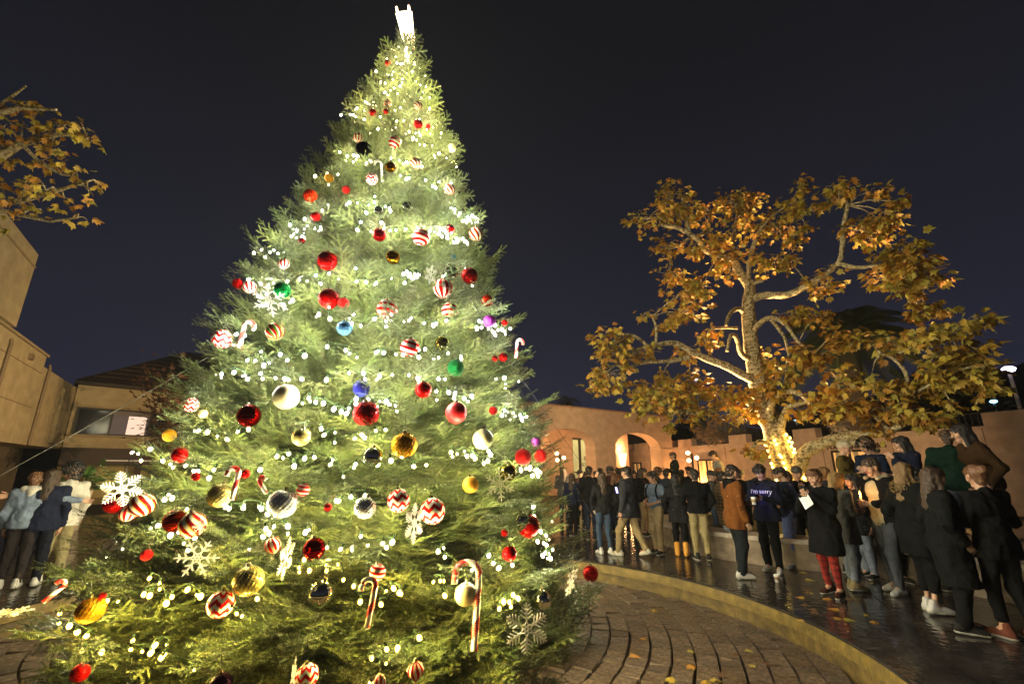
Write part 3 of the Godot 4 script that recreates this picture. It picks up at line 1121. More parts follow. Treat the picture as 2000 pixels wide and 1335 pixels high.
# ---------- strings of bulbs ----------
func build_strings() -> void:
	var bulb := SphereMesh.new()
	bulb.radius = 0.0125
	bulb.height = 0.031
	bulb.radial_segments = 8
	bulb.rings = 5
	var socket := tube([Vector3(0, 0.018, 0), Vector3(0, 0.042, 0)], [0.007], 6)
	var green := mat("socket_green", lin(0.015, 0.03, 0.012), 0.9)
	green.metallic_specular = 0.1
	var hues := {"n": Color(1.0, 0.95, 0.77), "c": Color(1.0, 0.985, 0.93), "w": Color(1.0, 0.87, 0.48)}
	var lens := {}
	for k in hues:
		lens[k] = glow("bulb_" + k, hues[k], 9.0)
	# each string: what to call it, hue, runs of [pixel points, bulbs] read off the front of the tree
	var rows: Array = [
		["closely wound string of bulbs just under the star", "n", [[[760, 92, 805, 100], 4], [[752, 118, 815, 128], 6], [[738, 142, 832, 140], 8], [[730, 160, 835, 165], 8]]],
		["string of bulbs across the narrow upper crown", "n", [[[735, 185, 845, 190], 9], [[715, 205, 850, 215], 10], [[690, 212, 735, 206], 4], [[740, 232, 868, 238], 10]]],
		["string of bulbs dipping past the dark silver bauble", "n", [[[676, 228, 708, 242], 4], [[720, 250, 870, 265], 9], [[820, 236, 870, 246], 4], [[800, 268, 845, 285], 5]]],
		["string of bulbs around the upper crown near the cream bauble", "n", [[[664, 304, 735, 320], 8], [[765, 316, 835, 325], 5], [[840, 300, 900, 320], 6], [[622, 352, 655, 335], 4]]],
		["short cool string of bulbs right of the chevron bauble", "c", [[[665, 398, 702, 402, 742, 395, 765, 422], 7], [[780, 345, 845, 360, 885, 365], 7], [[875, 410, 905, 424, 935, 436], 14]]],
		["bright string of bulbs bunched at the right edge under the striped bauble", "c", [[[590, 452, 640, 448], 6], [[690, 447, 722, 448, 755, 452, 790, 455, 842, 455], 8], [[850, 452, 882, 462, 908, 480], 16], [[500, 490, 548, 494], 5], [[565, 464, 592, 470], 4], [[560, 455, 600, 430, 640, 405], 5]]],
		["cool string of bulbs swagging below the big red ball", "c", [[[570, 548, 645, 540, 705, 542, 742, 548, 790, 546], 9], [[792, 535, 822, 540], 9], [[860, 545, 905, 520, 935, 552], 5], [[500, 545, 535, 555, 572, 550], 5]]],
		["long cool string of bulbs beneath the two middle red balls", "c", [[[505, 576, 532, 592, 572, 588], 7], [[608, 610, 660, 620, 690, 618, 742, 630, 792, 625, 832, 632, 872, 625], 13], [[922, 634, 948, 640, 988, 650], 11]]],
		["cool string of bulbs along the branch below the blue ball", "c", [[[458, 668, 482, 640], 3], [[430, 725, 480, 735, 540, 740, 592, 742], 8], [[640, 742, 720, 735, 800, 740, 880, 742], 9], [[480, 704, 522, 706, 562, 700, 602, 700], 6], [[646, 680, 692, 695, 742, 690, 772, 692, 842, 690, 872, 696, 916, 702], 11]]],
		["bright string of bulbs beside the big cream ball", "c", [[[592, 780, 622, 786, 662, 792, 722, 790, 752, 786, 782, 800], 12], [[842, 780, 892, 775, 942, 776], 6], [[970, 742, 1012, 746], 4], [[975, 800, 1010, 812, 1032, 812], 10]]],
		["warm string of bulbs across the broad middle of the tree", "n", [[[305, 886, 385, 918, 412, 926, 462, 920], 7], [[510, 910, 562, 890, 602, 905, 642, 905, 692, 908, 732, 915, 792, 905, 832, 905], 13], [[872, 880, 902, 886, 942, 892, 968, 885], 9], [[1015, 918, 1062, 928], 10], [[380, 830, 440, 850, 500, 845], 6], [[620, 845, 690, 850, 760, 842], 6]]],
		["string of bulbs under the striped pair at the left", "n", [[[250, 890, 266, 906], 2], [[300, 1030, 332, 1040, 356, 1050, 382, 1046], 6], [[330, 962, 356, 986], 3], [[480, 1060, 522, 1046, 562, 1040, 612, 1030], 6], [[420, 985, 480, 992, 540, 1000], 6], [[640, 975, 700, 985, 760, 990], 5]]],
		["sparse string of bulbs beside the glittering red ball", "n", [[[640, 1060, 682, 1062, 722, 1055, 766, 1060, 782, 1080], 6], [[840, 1056, 902, 1100, 942, 1106, 1002, 1110], 7], [[1040, 990, 1060, 1050, 1076, 1070, 1060, 1092], 10]]],
		["warm string of bulbs behind the hanging candy cane", "w", [[[560, 1105, 602, 1110, 636, 1116, 668, 1115], 6], [[690, 1150, 760, 1155, 792, 1162, 812, 1160], 5], [[858, 1118, 864, 1155], 3], [[978, 1168, 1010, 1182], 5]]],
		["warm string of bulbs low on the left skirts", "w", [[[270, 1135, 292, 1150, 332, 1165, 372, 1176, 396, 1182], 7], [[445, 1186, 472, 1196, 518, 1160], 3], [[110, 1206, 142, 1216, 166, 1256, 202, 1252], 5]]],
		["lowest warm string of bulbs trailing over the bottom branches", "w", [[[232, 1286, 282, 1276, 312, 1260, 342, 1282, 366, 1302], 7], [[700, 1325, 755, 1276, 782, 1270, 796, 1236], 4], [[150, 1166, 232, 1180], 2]]],
	]
	var r := RandomNumberGenerator.new()
	r.seed = 11
	for row in rows:
		var o := thing("string_lights", row[0], "string lights", FIR, 0.0, "strings of bulbs on the fir")
		var wire := start()
		var whole: Array = []
		for run in row[2]:
			var pts: Array = []
			for i in range(0, run[0].size(), 2):
				pts.append(on_fir(run[0][i], run[0][i + 1], 0.985) - FIR)
			var path := smooth_path(pts, 6)
			var c := Curve3D.new()
			for p in path:
				c.add_point(p)
			var n := int(run[1] * 1.55)
			var cord: Array = []
			for i in n:
				var p := c.sample_baked(c.get_baked_length() * (i + 0.5) / n)
				p += Vector3(r.randfn(0, 0.04), r.randfn(0, 0.035), r.randfn(0, 0.04))
				cord.append(p + Vector3(0, 0.042, 0))
				whole.append(p)
			if cord.size() > 1:
				add_tube(wire, smooth_path(cord, 3), [0.0032], 5)
		part("cord", done(wire), green, o).set_meta("kind", "stuff")
		for p in whole:
			var turn := Basis(Vector3(r.randf() - 0.5, 0, r.randf() - 0.5).normalized(), r.randf_range(0.0, 0.9))
			var b := part("bulb", bulb, lens[row[1]], o, Transform3D(turn.scaled(Vector3.ONE * r.randf_range(0.65, 1.5)), p))
			part("socket", socket, green, b)
			lamp(b, hues[row[1]], BULB * r.randf_range(0.6, 1.4), 0.01)

	# the strings go on round the far side of the tree
	for k in 3:
		var o := thing("string_lights", ["uppermost string of bulbs round the far side of the fir", "string of bulbs round the far side of the fir's middle", "low string of bulbs round the far side of the fir's skirts"][k], "string lights", FIR, 0.0, "strings of bulbs on the fir")
		var cord: Array = []
		var spots: Array = []
		for i in 34:
			var a := atan2(FIR.z, FIR.x) - 1.5 + 3.0 * i / 34.0
			var y: float = [5.4, 3.0, 1.0][k] + 0.9 * sin(i * 0.8) * 0.4 + r.randfn(0, 0.12)
			var p := Vector3(cos(a), 0, sin(a)) * fir_r(y + LOW) * 0.97 + Vector3(0, y, 0)
			spots.append(p)
			cord.append(p + Vector3(0, 0.042, 0))
		part("cord", tube(smooth_path(cord, 2), [0.0035], 4), green, o)
		for p in spots:
			var b := part("bulb", bulb, lens["n"], o, Transform3D(Basis(), p))
			lamp(b, hues["n"], BULB * 2.6, 0.012)

const BULB := 0.225

# ---------- baubles, canes, snowflakes ----------
func stripes(key: String, kind: String, a: Color, b: Color, c := Color(0, 0, 0)) -> ImageTexture:
	if kept.has(key):
		return kept[key]
	var im := Image.create(128, 64, false, Image.FORMAT_RGB8)
	for y in 64:
		for x in 128:
			var u := x / 128.0
			var v := y / 64.0
			var s := 0.0
			match kind:
				"chevron":
					s = v * 4.6 + absf(fposmod(u * 7.0, 1.0) - 0.5) * 1.25
				"swirl":
					s = v * 5.0 + u * 2.0
				"vertical":
					s = u * 9.0 + v * 0.8
				"spiral":
					s = u * 8.0 + v * 2.6
			var f := fposmod(s, 1.0)
			var col := a if f < 0.5 else b
			if c != Color(0, 0, 0) and f > 0.42 and f < 0.56:
				col = c
			im.set_pixel(x, y, col)
	kept[key] = ImageTexture.create_from_image(im)
	return kept[key]

func bauble_mat(style: String) -> StandardMaterial3D:
	var key := "bauble_" + style
	if mats.has(key):
		return mats[key]
	var red := Color(0.72, 0.03, 0.02)
	var white := Color(0.93, 0.9, 0.82)
	var colors := {"red": Color(0.68, 0.03, 0.02), "orange": Color(0.85, 0.2, 0.03), "gold": Color(0.85, 0.6, 0.12), "silver": Color(0.82, 0.83, 0.8), "green": Color(0.02, 0.4, 0.16), "blue": Color(0.04, 0.05, 0.5), "sky": Color(0.35, 0.55, 0.7), "purple": Color(0.4, 0.06, 0.4), "cream": Color(0.8, 0.75, 0.55), "dark": Color(0.08, 0.09, 0.12), "champagne": Color(0.78, 0.72, 0.42), "violet": Color(0.16, 0.03, 0.14)}
	var s := style.split("_")
	var m := mat(key, Color.WHITE, 0.16, 0.0)
	match s[0]:
		"gloss":
			m.albedo_color = colors[s[1]]
			m.metallic = 0.75
			m.roughness = 0.2
		"mirror":
			m.albedo_color = colors[s[1]]
			m.metallic = 1.0
			m.roughness = 0.05
		"matte":
			m.albedo_color = colors[s[1]]
			m.metallic = 0.25
			m.roughness = 0.5
		"ribbed":
			m.albedo_color = colors[s[1]]
			m.metallic = 0.85
			m.roughness = 0.22
		"glitter":
			m.albedo_color = colors[s[1]]
			m.metallic = 0.8
			m.roughness = 0.3
			m.normal_enabled = true
			m.normal_texture = noise_tex("sparkle", 0.25, 0, 2, 256, true, 12.0)
			m.normal_scale = 1.6
		"pearl":
			m.albedo_color = colors[s[1]]
			m.roughness = 0.22
			m.subsurf_scatter_enabled = true
			m.subsurf_scatter_strength = 0.3
			m.clearcoat_enabled = true
		"chevron":
			m.albedo_texture = stripes("chevron", "chevron", Color(0.78, 0.05, 0.03), white)
			m.roughness = 0.25
			m.metallic = 0.15
		"swirl":
			m.albedo_texture = stripes("swirl", "swirl", red, Color(0.85, 0.8, 0.72))
			m.metallic = 0.35
		"vertical":
			m.albedo_texture = stripes("vertical", "vertical", red, Color(0.88, 0.8, 0.72))
			m.metallic = 0.35
		"spiral":
			m.albedo_texture = stripes("spiral", "spiral", Color(0.5, 0.02, 0.03), Color(0.8, 0.78, 0.7), Color(0.75, 0.55, 0.1))
			m.metallic = 0.55
		"mixed":
			m.albedo_texture = stripes("mixed", "spiral", Color(0.6, 0.04, 0.03), Color(0.25, 0.4, 0.1), Color(0.85, 0.85, 0.7))
			m.metallic = 0.5
	return m

func ball_mesh(kind: String) -> ArrayMesh:
	var key := "ball_" + kind
	if not kept.has(key):
		match kind:
			"ribbed":
				kept[key] = lathe(sphere_profile(1.0, 20), 144, 0.06, 18, 0.7)
			"onion":
				kept[key] = lathe([Vector2(0.001, 1.25), Vector2(0.12, 1.15), Vector2(0.3, 1.0), Vector2(0.7, 0.72), Vector2(0.95, 0.3), Vector2(1.0, 0.0), Vector2(0.9, -0.35), Vector2(0.62, -0.7), Vector2(0.3, -1.0), Vector2(0.14, -1.25), Vector2(0.001, -1.5)], 48, 0.04, 12)
			_:
				kept[key] = lathe(sphere_profile(1.0, 16), 32)
	return kept[key]

func build_baubles() -> void:
	var cap := lathe([Vector2(0.001, 0.2), Vector2(0.17, 0.19), Vector2(0.19, 0.0), Vector2(0.24, -0.1)], 12)
	var loop := tube(smooth_path([Vector3(-0.06, 0.18, 0), Vector3(-0.1, 0.3, 0), Vector3(0, 0.4, 0), Vector3(0.1, 0.3, 0), Vector3(0.06, 0.18, 0)], 3), [0.02], 5)
	var tin := mat("bauble_cap", Color(0.75, 0.7, 0.55), 0.25, 0.9)
	var thread := mat("hook_thread", Color(0.2, 0.2, 0.17), 0.8)
	var r := RandomNumberGenerator.new()
	r.seed = 77
	var rows: Array = [
		[757, 123, 7, "gloss_red", "tiny red bauble just under the star"],
		[756, 203, 9, "swirl", "small swirl striped bauble in the narrow upper crown"],
		[753, 218, 6, "gloss_red", "tiny red drop bauble touching the upper swirl striped one"],
		[728, 220, 8, "gloss_red", "small red bauble left of the upper swirl striped pair"],
		[816, 207, 10, "spiral", "small dark spiral bauble at the upper right of the crown"],
		[816, 243, 10, "gloss_red", "small plain red bauble below the dark spiral one"],
		[836, 247, 6, "glitter_red", "tiny glittering red bauble beside the upper plain red one"],
		[700, 270, 11, "vertical", "small striped bauble just above the dark silver one"],
		[711, 294, 18, "mirror_dark", "dark silvery bauble on the upper left of the tree"],
		[771, 279, 14, "swirl", "red and silver swirl bauble in the middle of the upper crown"],
		[882, 289, 9, "pearl_cream", "small cream bauble at the upper right edge"],
		[762, 327, 12, "mirror_gold", "small gold mirror bauble beside the white candy cane"],
		[811, 319, 12, "spiral", "red and gold spiral bauble right of the small gold one"],
		[726, 350, 13, "chevron", "uppermost chevron bauble, small, red and white"],
		[643, 348, 10, "glitter_gold", "small glittering gold bauble at the upper left edge"],
		[676, 371, 9, "glitter_red", "small glittering red bauble below the uppermost chevron"],
		[607, 383, 15, "gloss_orange", "orange red bauble on the upper left edge of the tree"],
		[877, 370, 12, "spiral", "maroon and white striped bauble at the upper right"],
		[617, 423, 10, "gloss_red", "small red bauble under the orange red one"],
		[795, 404, 12, "mirror_silver", "small silver bauble alone between the upper light strings"],
		[739, 411, 10, "mirror_silver", "tiny silver bauble on a dangling bulb"],
		[878, 447, 10, "gloss_red", "small red bauble amid the bright lights at right"],
		[928, 458, 15, "spiral", "orange red striped bauble poking out of the right edge"],
		[741, 459, 14, "gloss_red", "medium red bauble under the upper light string"],
		[822, 464, 18, "swirl", "red and white banded bauble level with the medium red one"],
		[640, 510, 21, "gloss_red", "large glossy red bauble, upper of the two at left centre"],
		[767, 503, 15, "mirror_gold", "gold bauble hanging alone on a long thread"],
		[886, 501, 6, "glitter_sky", "tiny light blue bauble at right"],
		[879, 533, 16, "mirror_silver", "clear silver bauble above the big vertical striped one"],
		[916, 539, 17, "gloss_red", "smooth red bauble at right beside the clear silver one"],
		[864, 564, 20, "vertical", "large vertical striped red and white bauble at right"],
		[552, 567, 18, "gloss_green", "dark green bauble behind the left snowflake"],
		[465, 554, 12, "gloss_red", "red bauble at the left edge beside a striped one"],
		[488, 560, 15, "vertical", "red and white striped bauble at the left edge"],
		[555, 515, 12, "vertical", "small striped bauble deep in the left branches"],
		[643, 584, 22, "gloss_red", "largest plain red bauble in the centre of the tree"],
		[671, 592, 12, "glitter_red", "glittering red bauble tucked behind the largest plain red one"],
		[756, 604, 21, "swirl", "large banded red and silver bauble in the tree centre"],
		[878, 606, 17, "swirl", "curled red and white bauble below the vertical striped one"],
		[950, 587, 12, "gloss_orange", "small orange bauble at the right edge"],
		[955, 627, 13, "matte_purple", "purple bauble among bright lights at the right edge"],
		[673, 641, 16, "gloss_sky", "pale blue and silver bauble below the largest plain red one"],
		[538, 648, 20, "mixed", "green red and white spiral bauble right of the hooked cane"],
		[862, 671, 15, "mirror_champagne", "clear pale gold bauble right of centre"],
		[800, 679, 19, "swirl", "pale striped bauble glowing against the light string"],
		[889, 718, 17, "glitter_green", "bright green glittering bauble right of centre"],
		[982, 697, 9, "gloss_red", "small red bauble under the right edge candy cane"],
		[985, 630, 6, "gloss_red", "tiny red bauble right of the purple one"],
		[435, 662, 22, "chevron", "chevron bauble at the left edge beside the hooked cane"],
		[375, 791, 17, "chevron", "chevron bauble half hidden at the left edge"],
		[397, 808, 10, "pearl_cream", "pale bauble beside the half hidden chevron one"],
		[488, 812, 26, "mirror_red", "large translucent red bauble at left under the branches"],
		[332, 850, 15, "glitter_gold", "glittering gold bauble at the lower left edge"],
		[352, 888, 18, "gloss_red", "red bauble below the glittering gold one at left"],
		[560, 775, 28, "pearl_cream", "large cream bauble, brightest on the left half"],
		[706, 758, 18, "glitter_blue", "royal blue bauble above the ribbed red one"],
		[715, 808, 26, "ribbed_red", "ribbed red bauble under the royal blue one"],
		[589, 853, 20, "gloss_champagne", "plain yellow gold bauble below the large cream one"],
		[789, 869, 26, "ribbed_gold", "ribbed gold bauble in the tree centre"],
		[727, 892, 21, "mirror_silver", "frosted clear bauble left of the ribbed gold one"],
		[431, 968, 27, "ribbed_champagne", "pale ribbed bauble above a tiny snowflake"],
		[553, 983, 32, "ribbed_silver", "large silver ribbed bauble in the lower middle"],
		[592, 956, 15, "swirl", "red swirl bauble peeping out behind the large silver ribbed one"],
		[713, 991, 23, "ribbed_silver", "medium silver ribbed bauble nearer the tree centre"],
		[778, 977, 24, "chevron", "chevron bauble partly behind a snowflake in the lower centre"],
		[614, 1071, 25, "mirror_red", "shiny red bauble full of light reflections"],
		[533, 1064, 18, "vertical", "red and white striped bauble left of the shiny red one"],
		[826, 761, 17, "gloss_red", "red bauble above the frosted red one at right"],
		[890, 806, 22, "matte_red", "large frosted red bauble right of centre"],
		[942, 857, 21, "pearl_cream", "cream bauble glowing with a bulb beneath it"],
		[1046, 863, 10, "matte_purple", "small magenta bauble at the lower right edge"],
		[1020, 892, 17, "glitter_red", "glittering red bauble at the lower right edge"],
		[1054, 889, 13, "glitter_red", "patterned dark red bauble below the small magenta one"],
		[990, 922, 18, "mirror_champagne", "clear yellow bauble right of the snowflake"],
		[918, 946, 17, "matte_gold", "dull gold bauble left of the snowflake"],
		[844, 997, 27, "chevron", "large chevron bauble in the lower right centre"],
		[1017, 1018, 20, "mirror_silver", "silver mirror bauble in front of a red one"],
		[1030, 1026, 24, "gloss_red", "large red bauble behind the silver mirror one"],
		[994, 1080, 16, "gloss_red", "red bauble deep in the lower right branches"],
		[963, 802, 9, "glitter_red", "small glittering red bauble above the glowing cream one"],
		[1058, 1171, 21, "mirror_silver", "mirror silver bauble hanging from the lowest right branch"],
		[909, 1160, 25, "pearl_cream", "large cream bauble behind the tall candy cane"],
		[811, 1308, 20, "onion", "fluted onion shaped bauble, red and silver, near the bottom"],
		[487, 1133, 34, "ribbed_champagne", "large ribbed champagne bauble in the lower left centre"],
		[433, 1178, 32, "chevron", "largest chevron bauble at lower left, orange lit"],
		[627, 1158, 29, "mirror_silver", "dark silver mirror bauble at the lower centre"],
		[737, 1116, 18, "swirl", "red and gold banded bauble on top of a candy cane"],
		[600, 1318, 28, "chevron", "lowest chevron bauble cut by the bottom edge"],
		[433, 1334, 28, "gloss_violet", "dark purple bauble cut by the bottom edge"],
		[741, 1330, 16, "vertical", "small striped bauble cut by the bottom edge"],
		[225, 982, 25, "gloss_red", "large plain red bauble at the far left edge"],
		[280, 985, 29, "spiral", "large gold and red spiral bauble beside the far left red one"],
		[251, 1002, 20, "vertical", "red and white bauble tucked under the far left spiral one"],
		[343, 1017, 27, "mirror_orange", "large orange red bauble behind a spiral one at left"],
		[378, 1024, 31, "spiral", "largest spiral bauble, maroon silver and gold, at left"],
		[287, 1083, 14, "glitter_red", "crinkled red bauble on the lower left skirts"],
		[180, 1190, 33, "ribbed_gold", "large fluted gold bauble low at far left"],
		[158, 1313, 24, "gloss_red", "deep red bauble lowest at the far left"],
		[383, 930, 10, "gloss_red", "small red bauble among leaves left of the pale ribbed one"],
		[200, 1163, 9, "glitter_red", "tiny red bauble just above the large fluted gold one"],
		[590, 470, 7, "gloss_red", "tiny red bauble beside the left light cluster"],
		[966, 700, 6, "gloss_red", "tiny red bauble near the right edge guy wire"],
		[640, 990, 9, "gloss_red", "small red bauble between the two silver ribbed ones"],
		[480, 925, 10, "gloss_red", "small red bauble under the plain yellow gold one"],
		[985, 1040, 8, "glitter_red", "small red bauble left of the silver mirror and red pair"],
	]
	for row in rows:
		var style: String = row[3]
		var p := on_fir(row[0], row[1], 1.0)
		var view := (p - Vector3(0, EYE, 0)).normalized().dot(Vector3(0, sin(TILT), -cos(TILT)))
		var size := px(row[2], p) * pow(view, 0.8) * 0.96
		hang_bauble(p, size, style, row[4], cap, loop, tin, thread, r)
	# one bauble swings free on a long thread from the black guy wire
	var wa := on_fir(905, 555, 1.06)
	var wb := on_level(1215, 1105, -0.02)
	var w := wa
	for i in 400:
		var q := wa.lerp(wb, i / 400.0)
		var d := at(1157, 1120, Vector2(q.x, q.z).length())
		if Vector2(q.x - d.x, q.z - d.z).length() < 0.03:
			w = Vector3(q.x, d.y, q.z)
			var size := px(15.0, w)
			hang_bauble(w, size, "gloss_red", "red bauble hanging free in front of the kerb", cap, loop, tin, thread, r)
			var o := get_child(get_child_count() - 1)
			o.position = w
			o.rotation = Vector3.ZERO
			part("long_thread", tube([Vector3(0, size * 1.3, 0), Vector3(0, q.y - w.y, 0)], [0.0015], 4), thread, o)
			break
	cover_hooks()
	build_canes()
	build_flakes()
	build_star()

func cover_hooks() -> void:      # twig ends that carry the baubles
	var r := RandomNumberGenerator.new()
	r.seed = 41
	var places: Array = []
	var tones: Array = []
	for o in get_children():
		if o.has_meta("category") and o.get_meta("category") == "bauble" and not "hanging free" in o.get_meta("label"):
			var p: Vector3 = o.position
			var size: float = o.get_node("ball").scale.x
			var out := Vector3(p.x - FIR.x, 0, p.z - FIR.z).normalized()
			var side := out.cross(Vector3.UP)
			for k in 4:
				var z := (out * r.randf_range(0.55, 1.0) + side * r.randf_range(-0.8, 0.8) + Vector3(0, r.randf_range(-0.25, 0.25), 0)).normalized()
				var x := Vector3.UP.cross(z).normalized()
				var s := r.randf_range(0.6, 0.95)
				places.append(Transform3D(Basis(x, z.cross(x), z).scaled_local(Vector3(s, s, s)), p + Vector3(0, size * 1.15 + 0.05 + 0.02 * k, 0) - out * 0.17 + side * r.randf_range(-0.08, 0.08) - FIR))
				tones.append(vary(lin(0.07, 0.092, 0.036), r))
	scatter("needles", kept["sprays"][1], mats["fir_needle"], places, tones, kept["tree"])

func hang_bauble(p: Vector3, size: float, style: String, label: String, cap: Mesh, loop: Mesh, tin: Material, thread: Material, r: RandomNumberGenerator) -> void:
	var out := Vector3(p.x - FIR.x, 0, p.z - FIR.z).normalized()
	var o := thing("bauble", label, "bauble", p + out * (size * 0.12), 0.0, "baubles on the fir")
	o.rotation = Vector3(r.randf_range(-0.22, 0.22), r.randf_range(0, TAU), r.randf_range(-0.22, 0.22))
	var kind := "ribbed" if style.begins_with("ribbed") else "onion" if style == "onion" else "ball"
	part("ball", ball_mesh(kind), bauble_mat("vertical" if style == "onion" else style), o, Transform3D(Basis.from_scale(Vector3.ONE * size), Vector3.ZERO))
	var c := part("cap", cap, tin, o, Transform3D(Basis.from_scale(Vector3.ONE * size), Vector3(0, size * (1.2 if kind == "onion" else 0.98), 0)))
	part("loop", loop, tin, c)
	part("thread", tube([Vector3(0, size * 1.3, 0), Vector3(0.004, size * 1.3 + 0.13, 0)], [0.002], 5), thread, o)

func build_canes() -> void:
	var red := mat("cane_red", lin(0.55, 0.02, 0.012), 0.3)
	var white := mat("cane_white", lin(0.75, 0.7, 0.6), 0.3)
	# [hook top, foot, thickness in pixels, hook to the right?, label, all white?]
	for c in [[488, 630, 478, 682, 10.0, -1.0, "candy cane with its hook up at the left edge"], [1002, 664, 1000, 700, 7.0, -1.0, "small candy cane at the right edge of the tree"], [930, 1096, 918, 1266, 15.0, 1.0, "longest candy cane, hanging upright at lower right"], [735, 1128, 716, 1220, 13.0, 1.0, "candy cane leaning below a banded bauble in the lower centre"], [150, 1136, 104, 1172, 10.0, 1.0, "tilted candy cane on the far left skirts"], [745, 320, 747, 360, 5.0, 1.0, "thin pale candy cane beside the small gold bauble"], [478, 915, 462, 975, 11.0, 1.0, "candy cane half buried left of the silver ribbed bauble"], [512, 935, 528, 962, 10.0, -1.0, "stubby candy cane end by the large silver ribbed bauble"]]:
		var a := on_fir(c[0], c[1], 1.02)
		var out := Vector3(a.x - FIR.x, 0, a.z - FIR.z).normalized()
		var d2 := (a - Vector3(0, EYE, 0)).length()
		var b := Vector3(0, EYE, 0) + ray(c[2], c[3]).normalized() * (d2 - 0.02)
		a += out * 0.06
		b += out * 0.06
		var l := (b - a).length()
		var th := px(c[4] * 0.4, a)
		var down := (b - a).normalized()
		var side: Vector3 = down.cross(Vector3(a.x, 0, a.z).normalized()).normalized() * -c[5]
		var o := thing("candy_cane", c[6], "candy cane", b, 0.0, "candy canes on the fir")
		var path: Array = []
		var hook := minf(l * 0.16, 0.11)
		for i in 13:
			path.append(-down * (l - hook) * i / 12.0)
		for i in range(1, 9):
			var t := PI * i / 8.0
			path.append(-down * (l - hook) + side * hook * (1.0 - cos(t)) - down * hook * sin(t))
		path.append(path[-1] + down * hook * 0.7)
		var st := start()
		add_tube(st, path, [th], 12)
		part("stick", done(st), white, o)
		# the red band winds round the stick as a raised ribbon
		var rb := start()
		rb.set_smooth_group(0)
		var fine := smooth_path(path, 6)
		var turns := l / (th * 5.2)
		var last: Array = []
		for i in fine.size():
			var f := frame_of(fine, i)
			var ang := TAU * turns * i / fine.size()
			var now: Array = []
			for k in 7:
				var t := ang + PI * k / 6.0
				now.append(fine[i] + (f.x * cos(t) + f.y * sin(t)) * (th * 1.035))
			if last.size():
				for k in 6:
					quad(rb, last[k], now[k], now[k + 1], last[k + 1])
			last = now
		part("red_band", done(rb), red if not c[6].begins_with("thin pale") else mat("cane_pale", lin(0.6, 0.5, 0.4), 0.35), o)

func flake_mesh(fancy: bool) -> ArrayMesh:
	var key := "flake_%s" % fancy
	if kept.has(key):
		return kept[key]
	var st := start()
	var t := 0.035
	for arm in 6:
		var turn := Basis(Vector3(0, 0, 1), TAU * arm / 6.0)
		var bar := func(a: Vector2, b: Vector2, w: float) -> void:
			var d := (b - a).normalized()
			var n := Vector2(-d.y, d.x) * w
			add_extrude(st, PackedVector2Array([a - n, b - n * 0.8, b + d * w + Vector2.ZERO, b + n * 0.8, a + n]), t, Transform3D(turn, Vector3(0, 0, t * 0.5 + 0.0006 * arm)))
		bar.call(Vector2(0, 0.22), Vector2(0, 0.97), 0.042)
		if fancy:
			for k in [[0.36, 0.30], [0.52, 0.28], [0.68, 0.22], [0.83, 0.14]]:
				for s in [-1.0, 1.0]:
					bar.call(Vector2(0.0, k[0]), Vector2(s * k[1] * 0.86, k[0] + k[1] * 0.62), 0.03)
		else:
			for k in [[0.42, 0.26], [0.70, 0.2]]:
				for s in [-1.0, 1.0]:
					bar.call(Vector2(0.0, k[0]), Vector2(s * k[1] * 0.8, k[0] + k[1] * 0.5), 0.045)
		# pierced heart of the flake: a leaf-shaped loop between hub and arm
		for s in [-1.0, 1.0]:
			bar.call(Vector2(0.0, 0.05), Vector2(s * 0.085, 0.16), 0.028)
			bar.call(Vector2(s * 0.085, 0.15), Vector2(0.0, 0.29), 0.028)
	kept[key] = done(st)
	return kept[key]

